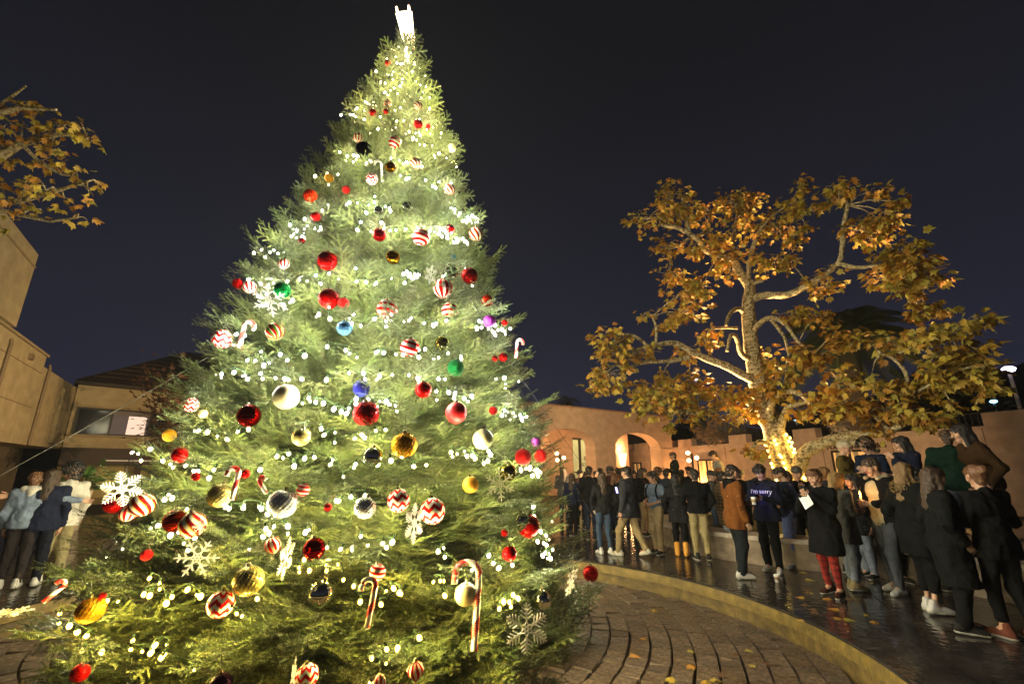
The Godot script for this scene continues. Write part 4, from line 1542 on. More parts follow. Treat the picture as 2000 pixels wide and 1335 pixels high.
func build_flakes() -> void:
	var white := mat("flake_white", lin(0.55, 0.52, 0.45), 0.55)
	var glitter := mat("flake_silver", Color(0.75, 0.74, 0.7), 0.35, 0.4)
	# x, y, radius px, yaw, tilt, roll, fancy, label
	for f in [[792, 129, 15, 1.1, 0.0, 0.3, false, "silvery snowflake seen edge on near the top"], [553, 600, 36, 0.35, -0.3, 0.2, false, "pale glitter snowflake in front of the dark green bauble"], [830, 549, 18, 0.9, 0.3, 0.2, true, "small turned snowflake beside the bright central lights"], [951, 944, 30, 0.1, 0.0, 0.1, false, "white snowflake between the dull gold and clear yellow baubles"], [799, 1016, 36, 1.05, 0.0, 0.0, true, "white fern snowflake hanging before a chevron bauble"], [959, 1196, 41, 0.12, 0.0, 0.0, true, "largest white snowflake, right of the tall candy cane"], [577, 1080, 38, 1.25, 0.1, 0.08, true, "white snowflake turned edgewise beside the shiny red bauble"], [424, 1079, 37, 0.3, -0.5, 0.4, false, "white snowflake on the light string at lower left"], [428, 1025, 13, 0.2, 0.2, 0.2, false, "tiny snowflake hanging under the pale ribbed bauble"], [292, 953, 34, 0.3, 0.2, 0.3, true, "cream snowflake above the spiral bauble at far left"], [90, 1183, 36, 0.2, 1.15, 0.4, false, "tilted snowflake lying on the far left skirts"], [301, 1330, 26, 0.3, 0.2, 0.1, false, "snowflake cut by the bottom edge"], [588, 1298, 34, 1.45, 0.0, -0.35, true, "thin snowflake edge beside the lowest chevron bauble"], [1082, 1118, 18, 0.9, 0.3, 0.2, false, "small white snowflake at the lower right branch tips"], [1077, 1140, 16, 1.0, 0.4, 0.6, true, "small snowflake just above the mirror silver bauble"]]:
		var p := on_fir(f[0], f[1], 1.02)
		var out := Vector3(p.x - FIR.x, 0, p.z - FIR.z).normalized()
		var o := thing("snowflake", f[7], "snowflake", p + out * (0.46 if f[2] > 40 else 0.2), 0.0, "snowflakes on the fir")
		var to := atan2(-p.x, -p.z)
		var b := Basis(Vector3.UP, to + f[3]) * Basis(Vector3.RIGHT, f[4]) * Basis(Vector3(0, 0, 1), f[5])
		part("flake", flake_mesh(f[6]), glitter if f[1] < 620 else white, o, Transform3D(b.scaled(Vector3.ONE * px(f[2], p)), Vector3.ZERO))
		part("thread", tube([Vector3(0, px(f[2], p) * 0.9, 0), Vector3(0.004, px(f[2], p) + 0.12, 0)], [0.002], 5), mats["hook_thread"], o)

func build_star() -> void:
	var base := Vector3(FIR.x, FIR_TOP - 0.07, FIR.z)
	var o := thing("star_topper", "glowing white star lantern on the tip of the tree", "star", base)
	var outline := func(big: float, small: float) -> PackedVector2Array:
		var p := PackedVector2Array()
		for i in 10:
			var r := big if i % 2 == 0 else small
			p.append(Vector2(sin(TAU * i / 10.0) * r, cos(TAU * i / 10.0) * r))
		return p
	var face := glow("star_light", Color(1.0, 0.93, 0.78), 5.0)
	var edge := glow("star_edge_light", Color(1.0, 0.62, 0.45), 2.0)
	var to := Vector3(-FIR.x, 0, -FIR.z).normalized()
	var turn := Transform3D(Basis(to, 0.2) * Basis(Vector3.UP, atan2(to.x, to.z) + 1.33), Vector3(0, 0.42, 0))
	# two star frames back to back with a bright lantern between them
	for k in 2:
		var z := 0.105 if k == 0 else -0.085
		var flare := Basis(Vector3.RIGHT, 0.12 if k == 0 else -0.12)
		part("star_face", extrude(outline.call(0.345, 0.2), 0.035), face, o, turn * Transform3D(flare, Vector3(0, 0, z)))
		part("star_edge", extrude(outline.call(0.36, 0.21), 0.01), edge, o, turn * Transform3D(flare, Vector3(0, 0, z - 0.006)))
	var s := part("star_core", extrude(outline.call(0.265, 0.21), 0.19), face, o, turn * Transform3D(Basis(), Vector3(0, 0, 0.095)))
	for i in [2, 3]:
		var d := Vector3(sin(TAU * i / 5.0), cos(TAU * i / 5.0), 0)
		part("lantern_foot", extrude(PackedVector2Array([d.rotated(Vector3.BACK, 0.3).x * Vector2.RIGHT * 0.15 + d.rotated(Vector3.BACK, 0.3).y * Vector2.DOWN * 0.15, d.rotated(Vector3.BACK, -0.3).x * Vector2.RIGHT * 0.15 + d.rotated(Vector3.BACK, -0.3).y * Vector2.DOWN * 0.15, Vector2(d.x, d.y) * 0.27]), 0.13), face, o, turn * Transform3D(Basis(), Vector3(0, 0, 0.064)))
	part("stem", tube([Vector3(0, -0.5, 0), Vector3(0, 0.2, 0)], [0.02], 8), mat("socket_green", lin(0.02, 0.035, 0.015), 0.6), o)
	lamp(s, Color(1.0, 0.85, 0.62), 2.2, 0.1, Vector3(0.0, -0.5, 0.6))

# ---------- sycamore and the other plants ----------
func maple_leaf(kind := 0) -> ArrayMesh:      # five-lobed leaf, unit width, stalk at the origin, folded along the veins and curled
	var key := "leaf%d" % kind
	if kept.has(key):
		return kept[key]
	var rim := [Vector2(0.0, 0.0), Vector2(0.2, -0.06), Vector2(0.42, 0.0), Vector2(0.32, 0.14), Vector2(0.52, 0.36), Vector2(0.34, 0.38), Vector2(0.36, 0.56), Vector2(0.16, 0.5), Vector2(0.0, 0.92)]
	var fold: float = [0.22, 0.55, 0.1, 0.8][kind]
	var droop: float = [0.1, 0.3, -0.25, 0.5][kind]
	var skew: float = [0.0, 0.15, -0.1, 0.25][kind]
	var st := start()
	st.set_smooth_group(-1)
	for s in [1.0, -1.0]:
		var c := Vector3(0, 0.06, 0.26)
		for i in rim.size() - 1:
			var a: Vector2 = rim[i] * (1.0 + skew * s * 0.6)
			var b: Vector2 = rim[i + 1] * (1.0 + skew * s * 0.6)
			if i == rim.size() - 2:
				b = rim[i + 1]
			var pa := Vector3(a.x * s, -absf(a.x) * fold + (0.06 if i == 0 else 0.0) - a.y * a.y * droop, a.y)
			var pb := Vector3(b.x * s, -absf(b.x) * fold - b.y * b.y * droop, b.y)
			tri(st, c, pa, pb)
	kept[key] = done(st)
	return kept[key]

func leaf_mat() -> StandardMaterial3D:
	var m := mat("autumn_leaf", Color.WHITE, 0.6)
	m.vertex_color_use_as_albedo = true
	m.backlight_enabled = true
	m.backlight = Color(0.45, 0.45, 0.45)
	return m

func leaf_tone(r: RandomNumberGenerator, red: float) -> Color:
	var k := r.randf()
	var c := Color(0.40, 0.24, 0.018)
	if k < 0.3 - red * 0.2:
		c = Color(0.32, 0.25, 0.025)
	elif k > 0.78 - red * 0.4:
		c = Color(0.38, 0.17, 0.015)
	elif k > 0.6 - red * 0.3:
		c = Color(0.42, 0.26, 0.03)
	var v := r.randf_range(0.65, 1.15)
	return Color(c.r * v, c.g * v, c.b * v)

func leafy(tree: Node3D, blobs: Array, lines: Array, dist: float, size: float, per: float, r: RandomNumberGenerator, own: int, twig_mat: Material) -> void:
	# blobs [x, y, half width, half height (, redness)] are sprays of leaves; each hangs on twigs from the nearest limb
	var places: Array = []
	var colors: Array = []
	var twigs := start()
	for bl in blobs:
		var near: Vector3 = Vector3.ZERO
		var gap := 1e9
		for l in lines:
			for q in l:
				var d := Vector2(q[0] - bl[0], q[1] - bl[1]).length()
				if d < gap:
					gap = d
					near = q[2]
		var d0 := Vector2(near.x, near.z).length() + r.randf_range(-0.3, 0.3)
		var mid := at(bl[0], bl[1], d0)
		var w := px(bl[2], mid)
		var h := px(bl[3], mid)
		var mids := (near + mid) * 0.5 + Vector3(0, 0.08, 0)
		add_tube(twigs, [near - tree.position, mids - tree.position, mid - tree.position], [0.022, 0.015, 0.008], 5, false)
		var n := int(per * bl[2] * bl[3]) + 5
		var hubs: Array = []
		for i in maxi(n / 5, 3):
			var u := Vector3(r.randfn(0, 0.55), r.randfn(0, 0.55), r.randfn(0, 0.55)).limit_length(1.15)
			var hub := mid + Vector3(u.x * w, u.y * h, u.z * w)
			hubs.append(hub)
			add_tube(twigs, [mid - tree.position, mid.lerp(hub, 0.5) + Vector3(0, 0.04, 0) - tree.position, hub - tree.position], [0.008, 0.006, 0.003], 4, false)
		for i in n:
			var hub: Vector3 = hubs[r.randi() % hubs.size()]
			var p := hub + Vector3(r.randfn(0, 0.1), r.randfn(0, 0.08), r.randfn(0, 0.1))
			var out := (p - mid) * Vector3(1, 0.3, 1) + Vector3(r.randfn(0, 0.2), -0.22 + r.randfn(0, 0.12), r.randfn(0, 0.2))
			var z := out.normalized()
			var y := (Vector3.UP + Vector3(r.randfn(0, 0.45), 0, r.randfn(0, 0.45))).normalized()
			var x := y.cross(z).normalized()
			var s := size * r.randf_range(0.7, 1.2)
			places.append(Transform3D(Basis(x, z.cross(x), z).scaled_local(Vector3(s, s, s)), p - tree.position))
			colors.append(leaf_tone(r, bl[4] if bl.size() > 4 else 0.2))
	part("twigs", done(twigs), twig_mat, tree)
	# the nearest leaves are parts of their own, the rest one mass
	var order := range(places.size())
	var cam := Vector3(0, EYE, 0) - tree.position
	order.sort_custom(func(a, b): return (places[a].origin - cam).length_squared() < (places[b].origin - cam).length_squared())
	var shades: Array = []
	for k in 6:
		var m := mat("leaf_shade_%d" % k, Color.WHITE, 0.6)
		m.albedo_color = [lin(0.35, 0.235, 0.02), lin(0.29, 0.24, 0.025), lin(0.38, 0.18, 0.015), lin(0.4, 0.26, 0.03), lin(0.33, 0.19, 0.015), lin(0.42, 0.3, 0.03)][k]
		m.backlight_enabled = true
		m.backlight = Color(0.45, 0.45, 0.45)
		shades.append(m)
	var rp: Array = [[], [], [], []]
	var rc: Array = [[], [], [], []]
	for i in order.size():
		if i < own:
			part("leaf", maple_leaf(r.randi() % 4), shades[r.randi() % 6], tree, places[order[i]])
		else:
			rp[i % 4].append(places[order[i]])
			rc[i % 4].append(colors[order[i]])
	for k in 4:
		scatter("foliage", maple_leaf(k), leaf_mat(), rp[k], rc[k], tree)
	print("leaves ", places.size())

func limb_lines(defs: Array) -> Array:
	# defs: [[x, y ...], distance at the foot, distance at the tip, radius px at the foot, at the tip]
	var lines: Array = []
	for d in defs:
		var l: Array = []
		var n: int = d[0].size() / 2
		for i in n:
			var t := float(i) / (n - 1)
			l.append([d[0][i * 2], d[0][i * 2 + 1], at(d[0][i * 2], d[0][i * 2 + 1], lerpf(d[1], d[2], t)), lerpf(d[3], d[4], t)])
		lines.append(l)
	return lines

func build_sycamore() -> void:
	var r := RandomNumberGenerator.new()
	r.seed = 99
	var foot := at(1556, 917, SYC)
	foot.y = 0.45
	var tree := thing("sycamore_tree", "sycamore with pale limbs and orange leaves, trunk wound with bulbs", "tree", foot)
	var bark := rough_mat("sycamore_bark", lin(0.62, 0.54, 0.37), 0.85, 1.1, 0.45, 0.25)
	var flakes := NoiseTexture2D.new()
	flakes.width = 256
	flakes.height = 256
	flakes.seamless = true
	flakes.noise = FastNoiseLite.new()
	flakes.noise.frequency = 0.022
	flakes.noise.fractal_octaves = 3
	flakes.color_ramp = Gradient.new()
	flakes.color_ramp.interpolation_mode = Gradient.GRADIENT_INTERPOLATE_CUBIC
	flakes.color_ramp.offsets = PackedFloat32Array([0.0, 0.38, 0.46, 0.6, 0.66, 1.0])
	flakes.color_ramp.colors = PackedColorArray([Color(0.42, 0.38, 0.26), Color(0.5, 0.46, 0.33), Color(0.85, 0.82, 0.72), Color(0.95, 0.93, 0.85), Color(0.66, 0.6, 0.48), Color(0.55, 0.5, 0.38)])
	bark.albedo_texture = flakes
	var defs := [
		[[1560, 985, 1548, 945, 1533, 900, 1515, 850, 1500, 812, 1487, 780, 1475, 720, 1466, 660, 1462, 600, 1465, 560, 1450, 540, 1438, 522], SYC, SYC + 0.2, 25.0, 7.0],
		[[1464, 590, 1480, 580, 1500, 576, 1540, 575, 1580, 555, 1620, 530, 1640, 510, 1646, 480, 1648, 440, 1656, 400, 1640, 388], SYC + 0.2, SYC - 1.0, 8.0, 3.0],
		[[1638, 514, 1660, 520, 1684, 522, 1726, 516], SYC - 0.7, SYC - 1.2, 5.0, 3.0],
		[[1450, 540, 1436, 512, 1405, 498, 1380, 490, 1365, 470, 1345, 455, 1320, 443, 1296, 440, 1290, 430], SYC + 0.2, SYC - 0.9, 7.0, 3.0],
		[[1347, 455, 1342, 425, 1338, 398, 1328, 380], SYC - 0.4, SYC - 0.6, 4.0, 2.5],
		[[1346, 464, 1328, 478, 1308, 486], SYC - 0.4, SYC - 0.2, 3.0, 2.0],
		[[1364, 460, 1382, 450, 1386, 430, 1388, 412], SYC - 0.2, SYC + 0.5, 4.0, 3.0],
		[[1437, 525, 1433, 500, 1432, 470, 1440, 420], SYC + 0.2, SYC + 0.5, 5.0, 2.5],
		[[1462, 550, 1464, 510, 1475, 470, 1486, 448, 1500, 430, 1550, 390], SYC + 0.2, SYC - 0.6, 5.0, 2.0],
		[[1466, 566, 1475, 553, 1490, 548], SYC + 0.2, SYC - 0.4, 4.0, 3.0],
		[[1456, 612, 1442, 602, 1426, 612, 1418, 636], SYC + 0.2, SYC - 0.8, 5.0, 3.0],
		[[1470, 648, 1488, 628, 1508, 620, 1535, 634, 1560, 668, 1592, 690], SYC + 0.1, SYC - 1.4, 6.0, 2.5],
		[[1505, 622, 1520, 640, 1534, 662, 1541, 692], SYC - 0.4, SYC - 1.2, 4.0, 2.5],
		[[1472, 742, 1448, 730, 1420, 715, 1380, 700, 1350, 686, 1320, 670, 1290, 672, 1258, 680], SYC, SYC - 1.8, 9.0, 4.0],
		[[1346, 697, 1310, 705, 1260, 707, 1225, 718, 1204, 712], SYC - 1.1, SYC - 2.2, 5.0, 2.5],
		[[1268, 677, 1240, 656, 1218, 653], SYC - 1.7, SYC - 2.0, 3.5, 2.5],
		[[1281, 675, 1282, 640, 1274, 618], SYC - 1.5, SYC - 1.6, 3.0, 2.0],
		[[1196, 682, 1205, 650], SYC - 2.1, SYC - 2.1, 3.0, 2.0],
		[[1462, 700, 1448, 690, 1440, 662, 1428, 654, 1420, 686], SYC, SYC - 1.2, 6.0, 3.0],
		[[1440, 640, 1410, 640, 1392, 642], SYC, SYC - 0.9, 3.0, 2.0],
		[[1504, 812, 1508, 785, 1520, 770, 1542, 764, 1564, 770, 1584, 788], SYC - 0.1, SYC - 1.6, 8.0, 3.0],
		[[1524, 845, 1530, 815, 1540, 796, 1562, 788, 1600, 780], SYC - 0.1, SYC - 1.2, 8.0, 3.0],
		[[1490, 800, 1450, 778, 1412, 785, 1395, 800, 1360, 805, 1320, 803, 1300, 800, 1288, 788], SYC, SYC - 2.3, 9.0, 3.0],
		[[1556, 925, 1572, 885, 1608, 865, 1650, 852, 1680, 848, 1730, 845, 1756, 832], SYC - 0.1, SYC - 1.9, 14.0, 6.0],
		[[1756, 835, 1758, 812, 1762, 790, 1770, 760, 1770, 728, 1745, 700, 1720, 690], SYC - 1.9, SYC - 2.3, 6.0, 2.5],
		[[1640, 853, 1685, 868, 1716, 880], SYC - 1.0, SYC - 1.4, 9.0, 5.0],
		[[1762, 790, 1792, 765, 1830, 745, 1880, 720, 1925, 715], SYC - 2.0, SYC - 2.6, 4.0, 2.0],
		[[1740, 842, 1700, 805, 1660, 790, 1640, 760], SYC - 1.8, SYC - 2.2, 4.0, 2.0],
		[[1758, 690, 1800, 668, 1850, 655, 1880, 640, 1910, 622], SYC - 2.3, SYC - 2.6, 3.0, 1.5],
		[[1726, 516, 1770, 540, 1790, 580, 1792, 610], SYC - 1.2, SYC - 1.3, 3.0, 1.5],
		[[1512, 870, 1488, 862, 1474, 868, 1468, 890], SYC - 0.2, SYC - 0.8, 5.0, 2.5],
	]
	var lines := limb_lines(defs)
	for i in lines.size():
		var path: Array = []
		var radii: Array = []
		for q in lines[i]:
			path.append(q[2] - foot)
			radii.append(px(q[3], q[2]))
		var fine := smooth_path(path, 3)
		var fr: Array = []
		for k in fine.size():
			var t := float(k) / 3.0
			var j := mini(int(t), radii.size() - 2)
			fr.append(lerpf(radii[j], radii[j + 1], t - j) * (1.0 + 0.06 * sin(k * 2.3 + i)))
		part("trunk" if i == 0 else "limb", tube(fine, fr, 12 if i == 0 else 9), bark, tree)
	var blobs := [
		[1310, 385, 28, 28], [1265, 427, 38, 18], [1330, 412, 42, 22], [1372, 410, 28, 20], [1300, 482, 32, 20], [1355, 490, 22, 18], [1400, 480, 36, 36], [1442, 400, 28, 32], [1458, 432, 28, 26], [1470, 385, 18, 16], [1510, 440, 38, 24], [1550, 402, 22, 26], [1566, 368, 12, 16], [1540, 470, 18, 12], [1310, 540, 32, 22], [1340, 572, 36, 26], [1372, 560, 26, 20], [1420, 520, 28, 28], [1490, 512, 28, 22], [1330, 610, 40, 20], [1300, 636, 22, 12], [1260, 612, 9, 12],
		[1640, 368, 22, 22], [1622, 396, 18, 12], [1700, 374, 28, 7], [1745, 392, 16, 10], [1745, 420, 9, 14], [1692, 450, 46, 22], [1722, 430, 26, 16], [1762, 500, 46, 26], [1740, 532, 36, 22], [1802, 530, 32, 22], [1834, 545, 14, 9], [1770, 562, 28, 18], [1790, 605, 15, 26], [1590, 550, 28, 12], [1618, 560, 22, 10], [1540, 512, 22, 16], [1576, 446, 16, 10],
		[1180, 660, 26, 20], [1200, 690, 32, 20], [1186, 730, 32, 24], [1162, 756, 22, 14], [1240, 690, 28, 16], [1224, 660, 16, 10], [1330, 690, 16, 14], [1376, 664, 16, 14], [1388, 640, 12, 12],
		[1268, 780, 40, 28], [1310, 770, 40, 24], [1350, 750, 36, 24], [1292, 742, 26, 20], [1250, 762, 20, 20], [1342, 790, 36, 20], [1408, 770, 28, 20], [1450, 775, 32, 18, 0.5], [1500, 705, 22, 26], [1512, 748, 28, 22], [1560, 692, 40, 14, 0.9], [1600, 702, 32, 15, 0.9], [1560, 610, 32, 16], [1592, 622, 20, 14, 0.8],
		[1640, 652, 30, 11, 0.7], [1692, 665, 36, 14], [1740, 672, 32, 12], [1790, 660, 26, 14], [1830, 650, 26, 11], [1872, 682, 36, 20], [1908, 622, 18, 6], [1878, 636, 20, 8], [1838, 602, 17, 8], [1882, 722, 42, 24], [1912, 746, 22, 16], [1850, 742, 36, 20], [1828, 722, 26, 16], [1800, 757, 20, 16], [1745, 760, 16, 16], [1630, 800, 36, 20, 0.9], [1600, 782, 26, 20, 0.4], [1560, 800, 22, 16], [1680, 792, 36, 16, 0.9], [1730, 800, 30, 14, 0.9], [1780, 802, 26, 12], [1820, 822, 20, 9], [1860, 790, 16, 9], [1722, 836, 26, 9, 0.8], [1340, 822, 20, 7], [1310, 832, 16, 7], [1640, 745, 28, 18], [1535, 725, 26, 18], [1470, 812, 26, 12], [1430, 812, 20, 10], [1482, 880, 18, 12, 0.6], [1700, 745, 18, 10],
	]
	leafy(tree, blobs, lines, SYC, 0.175, 0.125, r, 300, bark)
	# bulbs wound round the trunk
	var o := thing("trunk_lights", "string of warm bulbs spiralling up the sycamore trunk", "string lights", foot)
	var bulb := SphereMesh.new()
	bulb.radius = 0.034
	bulb.height = 0.07
	bulb.radial_segments = 8
	bulb.rings = 5
	var cord: Array = []
	var spots: Array = []
	var tr: Array = lines[0]
	var n := 74
	for i in n:
		var t := 0.25 + 2.75 * i / n
		var j := int(t)
		var p: Vector3 = tr[j][2].lerp(tr[j + 1][2], t - j)
		var rad := px(lerpf(tr[j][3], tr[j + 1][3], t - j), p) + 0.05
		var a := i * 1.05
		var q := p - foot + Vector3(cos(a) * rad, r.randfn(0, 0.03), sin(a) * rad)
		cord.append(q)
		spots.append(q)
	part("cord", tube(smooth_path(cord, 2), [0.005], 4), mat("socket_green", lin(0.02, 0.035, 0.015), 0.6), o)
	for q in spots:
		var b := part("bulb", bulb, glow("bulb_w", Color(1.0, 0.86, 0.42), 9.0), o, Transform3D(Basis(), q))
		lamp(b, Color(1.0, 0.8, 0.42), 0.085, 0.02)
	# the other sycamore leans in at the upper left corner
	var foot2 := at(-260, 640, 14.3)
	foot2 = Vector3(foot2.x - 0.4, 0, foot2.z + 0.1)
	var left := thing("sycamore_tree", "sycamore boughs with sparse yellow leaves entering at upper left", "tree", foot2)
	var defs2 := [
		[[-330, 940, -260, 640, -200, 420, -150, 300], 15.0, 13.0, 30.0, 16.0],
		[[-220, 500, -120, 400, -40, 330, 40, 280, 110, 262, 168, 262], 13.3, 10.5, 14.0, 2.5],
		[[-200, 420, -110, 280, -40, 230, 40, 210, 110, 214], 13.2, 10.5, 12.0, 2.0],
		[[-120, 400, -40, 400, 40, 392, 110, 372, 165, 356], 12.8, 10.4, 9.0, 2.0],
		[[-40, 400, 40, 420, 100, 432, 150, 425], 12.0, 10.6, 5.0, 1.5],
		[[40, 280, 80, 320, 120, 340, 150, 345], 11.0, 10.4, 4.0, 1.5],
		[[-40, 230, 20, 190, 50, 168], 12.0, 11.0, 4.0, 1.5],
	]
	var lines2 := limb_lines(defs2)
	lines2[0][0][2] = Vector3(lines2[0][1][2].x - 0.4, -0.05, lines2[0][1][2].z + 0.1)
	for i in lines2.size():
		var path: Array = []
		var radii: Array = []
		for q in lines2[i]:
			path.append(q[2] - foot2)
			radii.append(px(q[3], q[2]))
		part("trunk" if i == 0 else "limb", tube(path, radii, 10), bark, left)
	leafy(left, [[32, 205, 26, 22, 0.5], [60, 210, 20, 10], [112, 245, 18, 14], [150, 250, 14, 12], [105, 262, 10, 8], [135, 240, 14, 10], [140, 272, 16, 8], [166, 272, 10, 8], [20, 302, 26, 14], [95, 290, 36, 20, 0.5], [75, 320, 30, 22, 0.6], [140, 338, 24, 9, 0.4], [50, 360, 24, 14, 0.7], [90, 372, 28, 14, 0.9], [125, 385, 20, 12, 0.7], [30, 395, 22, 12], [70, 408, 18, 8], [150, 424, 14, 6], [170, 370, 14, 8], [5, 250, 20, 20], [20, 420, 14, 8], [195, 360, 8, 5], [40, 245, 16, 10], [-20, 350, 40, 40], [-60, 260, 40, 40]], lines2, 11.0, 0.15, 0.024, r, 60, bark)

func palm(called: String, label: String, crown: Vector3, ground: float, size: float, fronds: int, tone: Color, trunk_r: float, seed_: int, group := "") -> void:
	var o := thing(called, label, "palm tree", Vector3(crown.x, ground, crown.z), 0.0, group)
	var r := RandomNumberGenerator.new()
	r.seed = seed_
	var top := crown.y - ground
	if top > 0.3:
		part("trunk", tube([Vector3(0, 0, 0), Vector3(0.05, top * 0.5, 0), Vector3(0, top, 0)], [trunk_r * 1.2, trunk_r, trunk_r * 1.1], 12), rough_mat("palm_bark", lin(0.12, 0.09, 0.06), 0.9, 1.2, 0.5), o)
	var m := mat("frond_" + tone.to_html(), tone, 0.55)
	for i in fronds:
		var st := start()
		st.set_smooth_group(-1)
		var az := i * 2.4 + r.randf_range(-0.2, 0.2)
		var rise := r.randf_range(-0.25, 1.15)
		var out := Vector3(cos(az), 0, sin(az))
		var side := Vector3(-sin(az), 0, cos(az))
		var path: Array = []
		for k in 10:
			var s := k / 9.0
			path.append(Vector3(0, top, 0) + out * size * s * cos(rise * 0.8) + Vector3(0, size * (sin(rise) * s - 0.75 * s * s), 0))
		add_tube(st, path, [0.02 * size, 0.004 * size], 4, false)
		st.set_smooth_group(-1)
		for k in 44:
			var s := 0.12 + 0.88 * k / 44.0
			var q := s * 9.0
			var p: Vector3 = path[int(q)].lerp(path[mini(int(q) + 1, 9)], q - floorf(q))
			var fwd: Vector3 = (path[mini(int(q) + 1, 9)] - path[mini(int(q), 8)]).normalized()
			for e in [-1.0, 1.0]:
				var tip: Vector3 = p + (side * e * 0.8 + fwd * 0.6 + Vector3(0, -0.35, 0)) * size * 0.24 * sin(PI * clampf(s * 0.85 + 0.12, 0, 1))
				tri(st, p - fwd * 0.012 * size, tip, p + fwd * 0.012 * size)
		part("frond", done(st), m, o)

func shrub(called: String, label: String, category: String, where: Vector3, size: Vector3, tone: Color, seed_: int, leaf := 0.09, group := "") -> void:
	var o := thing(called, label, category, where, 0.0, group)
	var r := RandomNumberGenerator.new()
	r.seed = seed_
	var stem := start()
	var places: Array = []
	var tones: Array = []
	for i in 14:
		var u := Vector3(r.randfn(0, 0.4), r.randf_range(0.3, 1.0), r.randfn(0, 0.4))
		var tip := u * size
		add_tube(stem, [Vector3.ZERO, tip * 0.5 + Vector3(0, 0.1 * size.y, 0), tip], [0.02, 0.014, 0.006], 5, false)
		for k in 34:
			var p := tip * r.randf_range(0.45, 1.1) + Vector3(r.randfn(0, 0.13), r.randfn(0, 0.13), r.randfn(0, 0.13)) * size
			var z := (p - Vector3(0, size.y * 0.4, 0) + Vector3(r.randfn(0, 0.2), r.randfn(0, 0.2), r.randfn(0, 0.2))).normalized()
			var x := Vector3.UP.cross(z).normalized()
			places.append(Transform3D(Basis(x, z.cross(x), z).scaled_local(Vector3.ONE * leaf * r.randf_range(0.7, 1.3)), p))
			tones.append(vary(tone, r))
	part("stem", done(stem), mat("shrub_stem", lin(0.07, 0.05, 0.03), 0.9), o)
	scatter("leaves", maple_leaf(), leaf_mat(), places, tones, o)

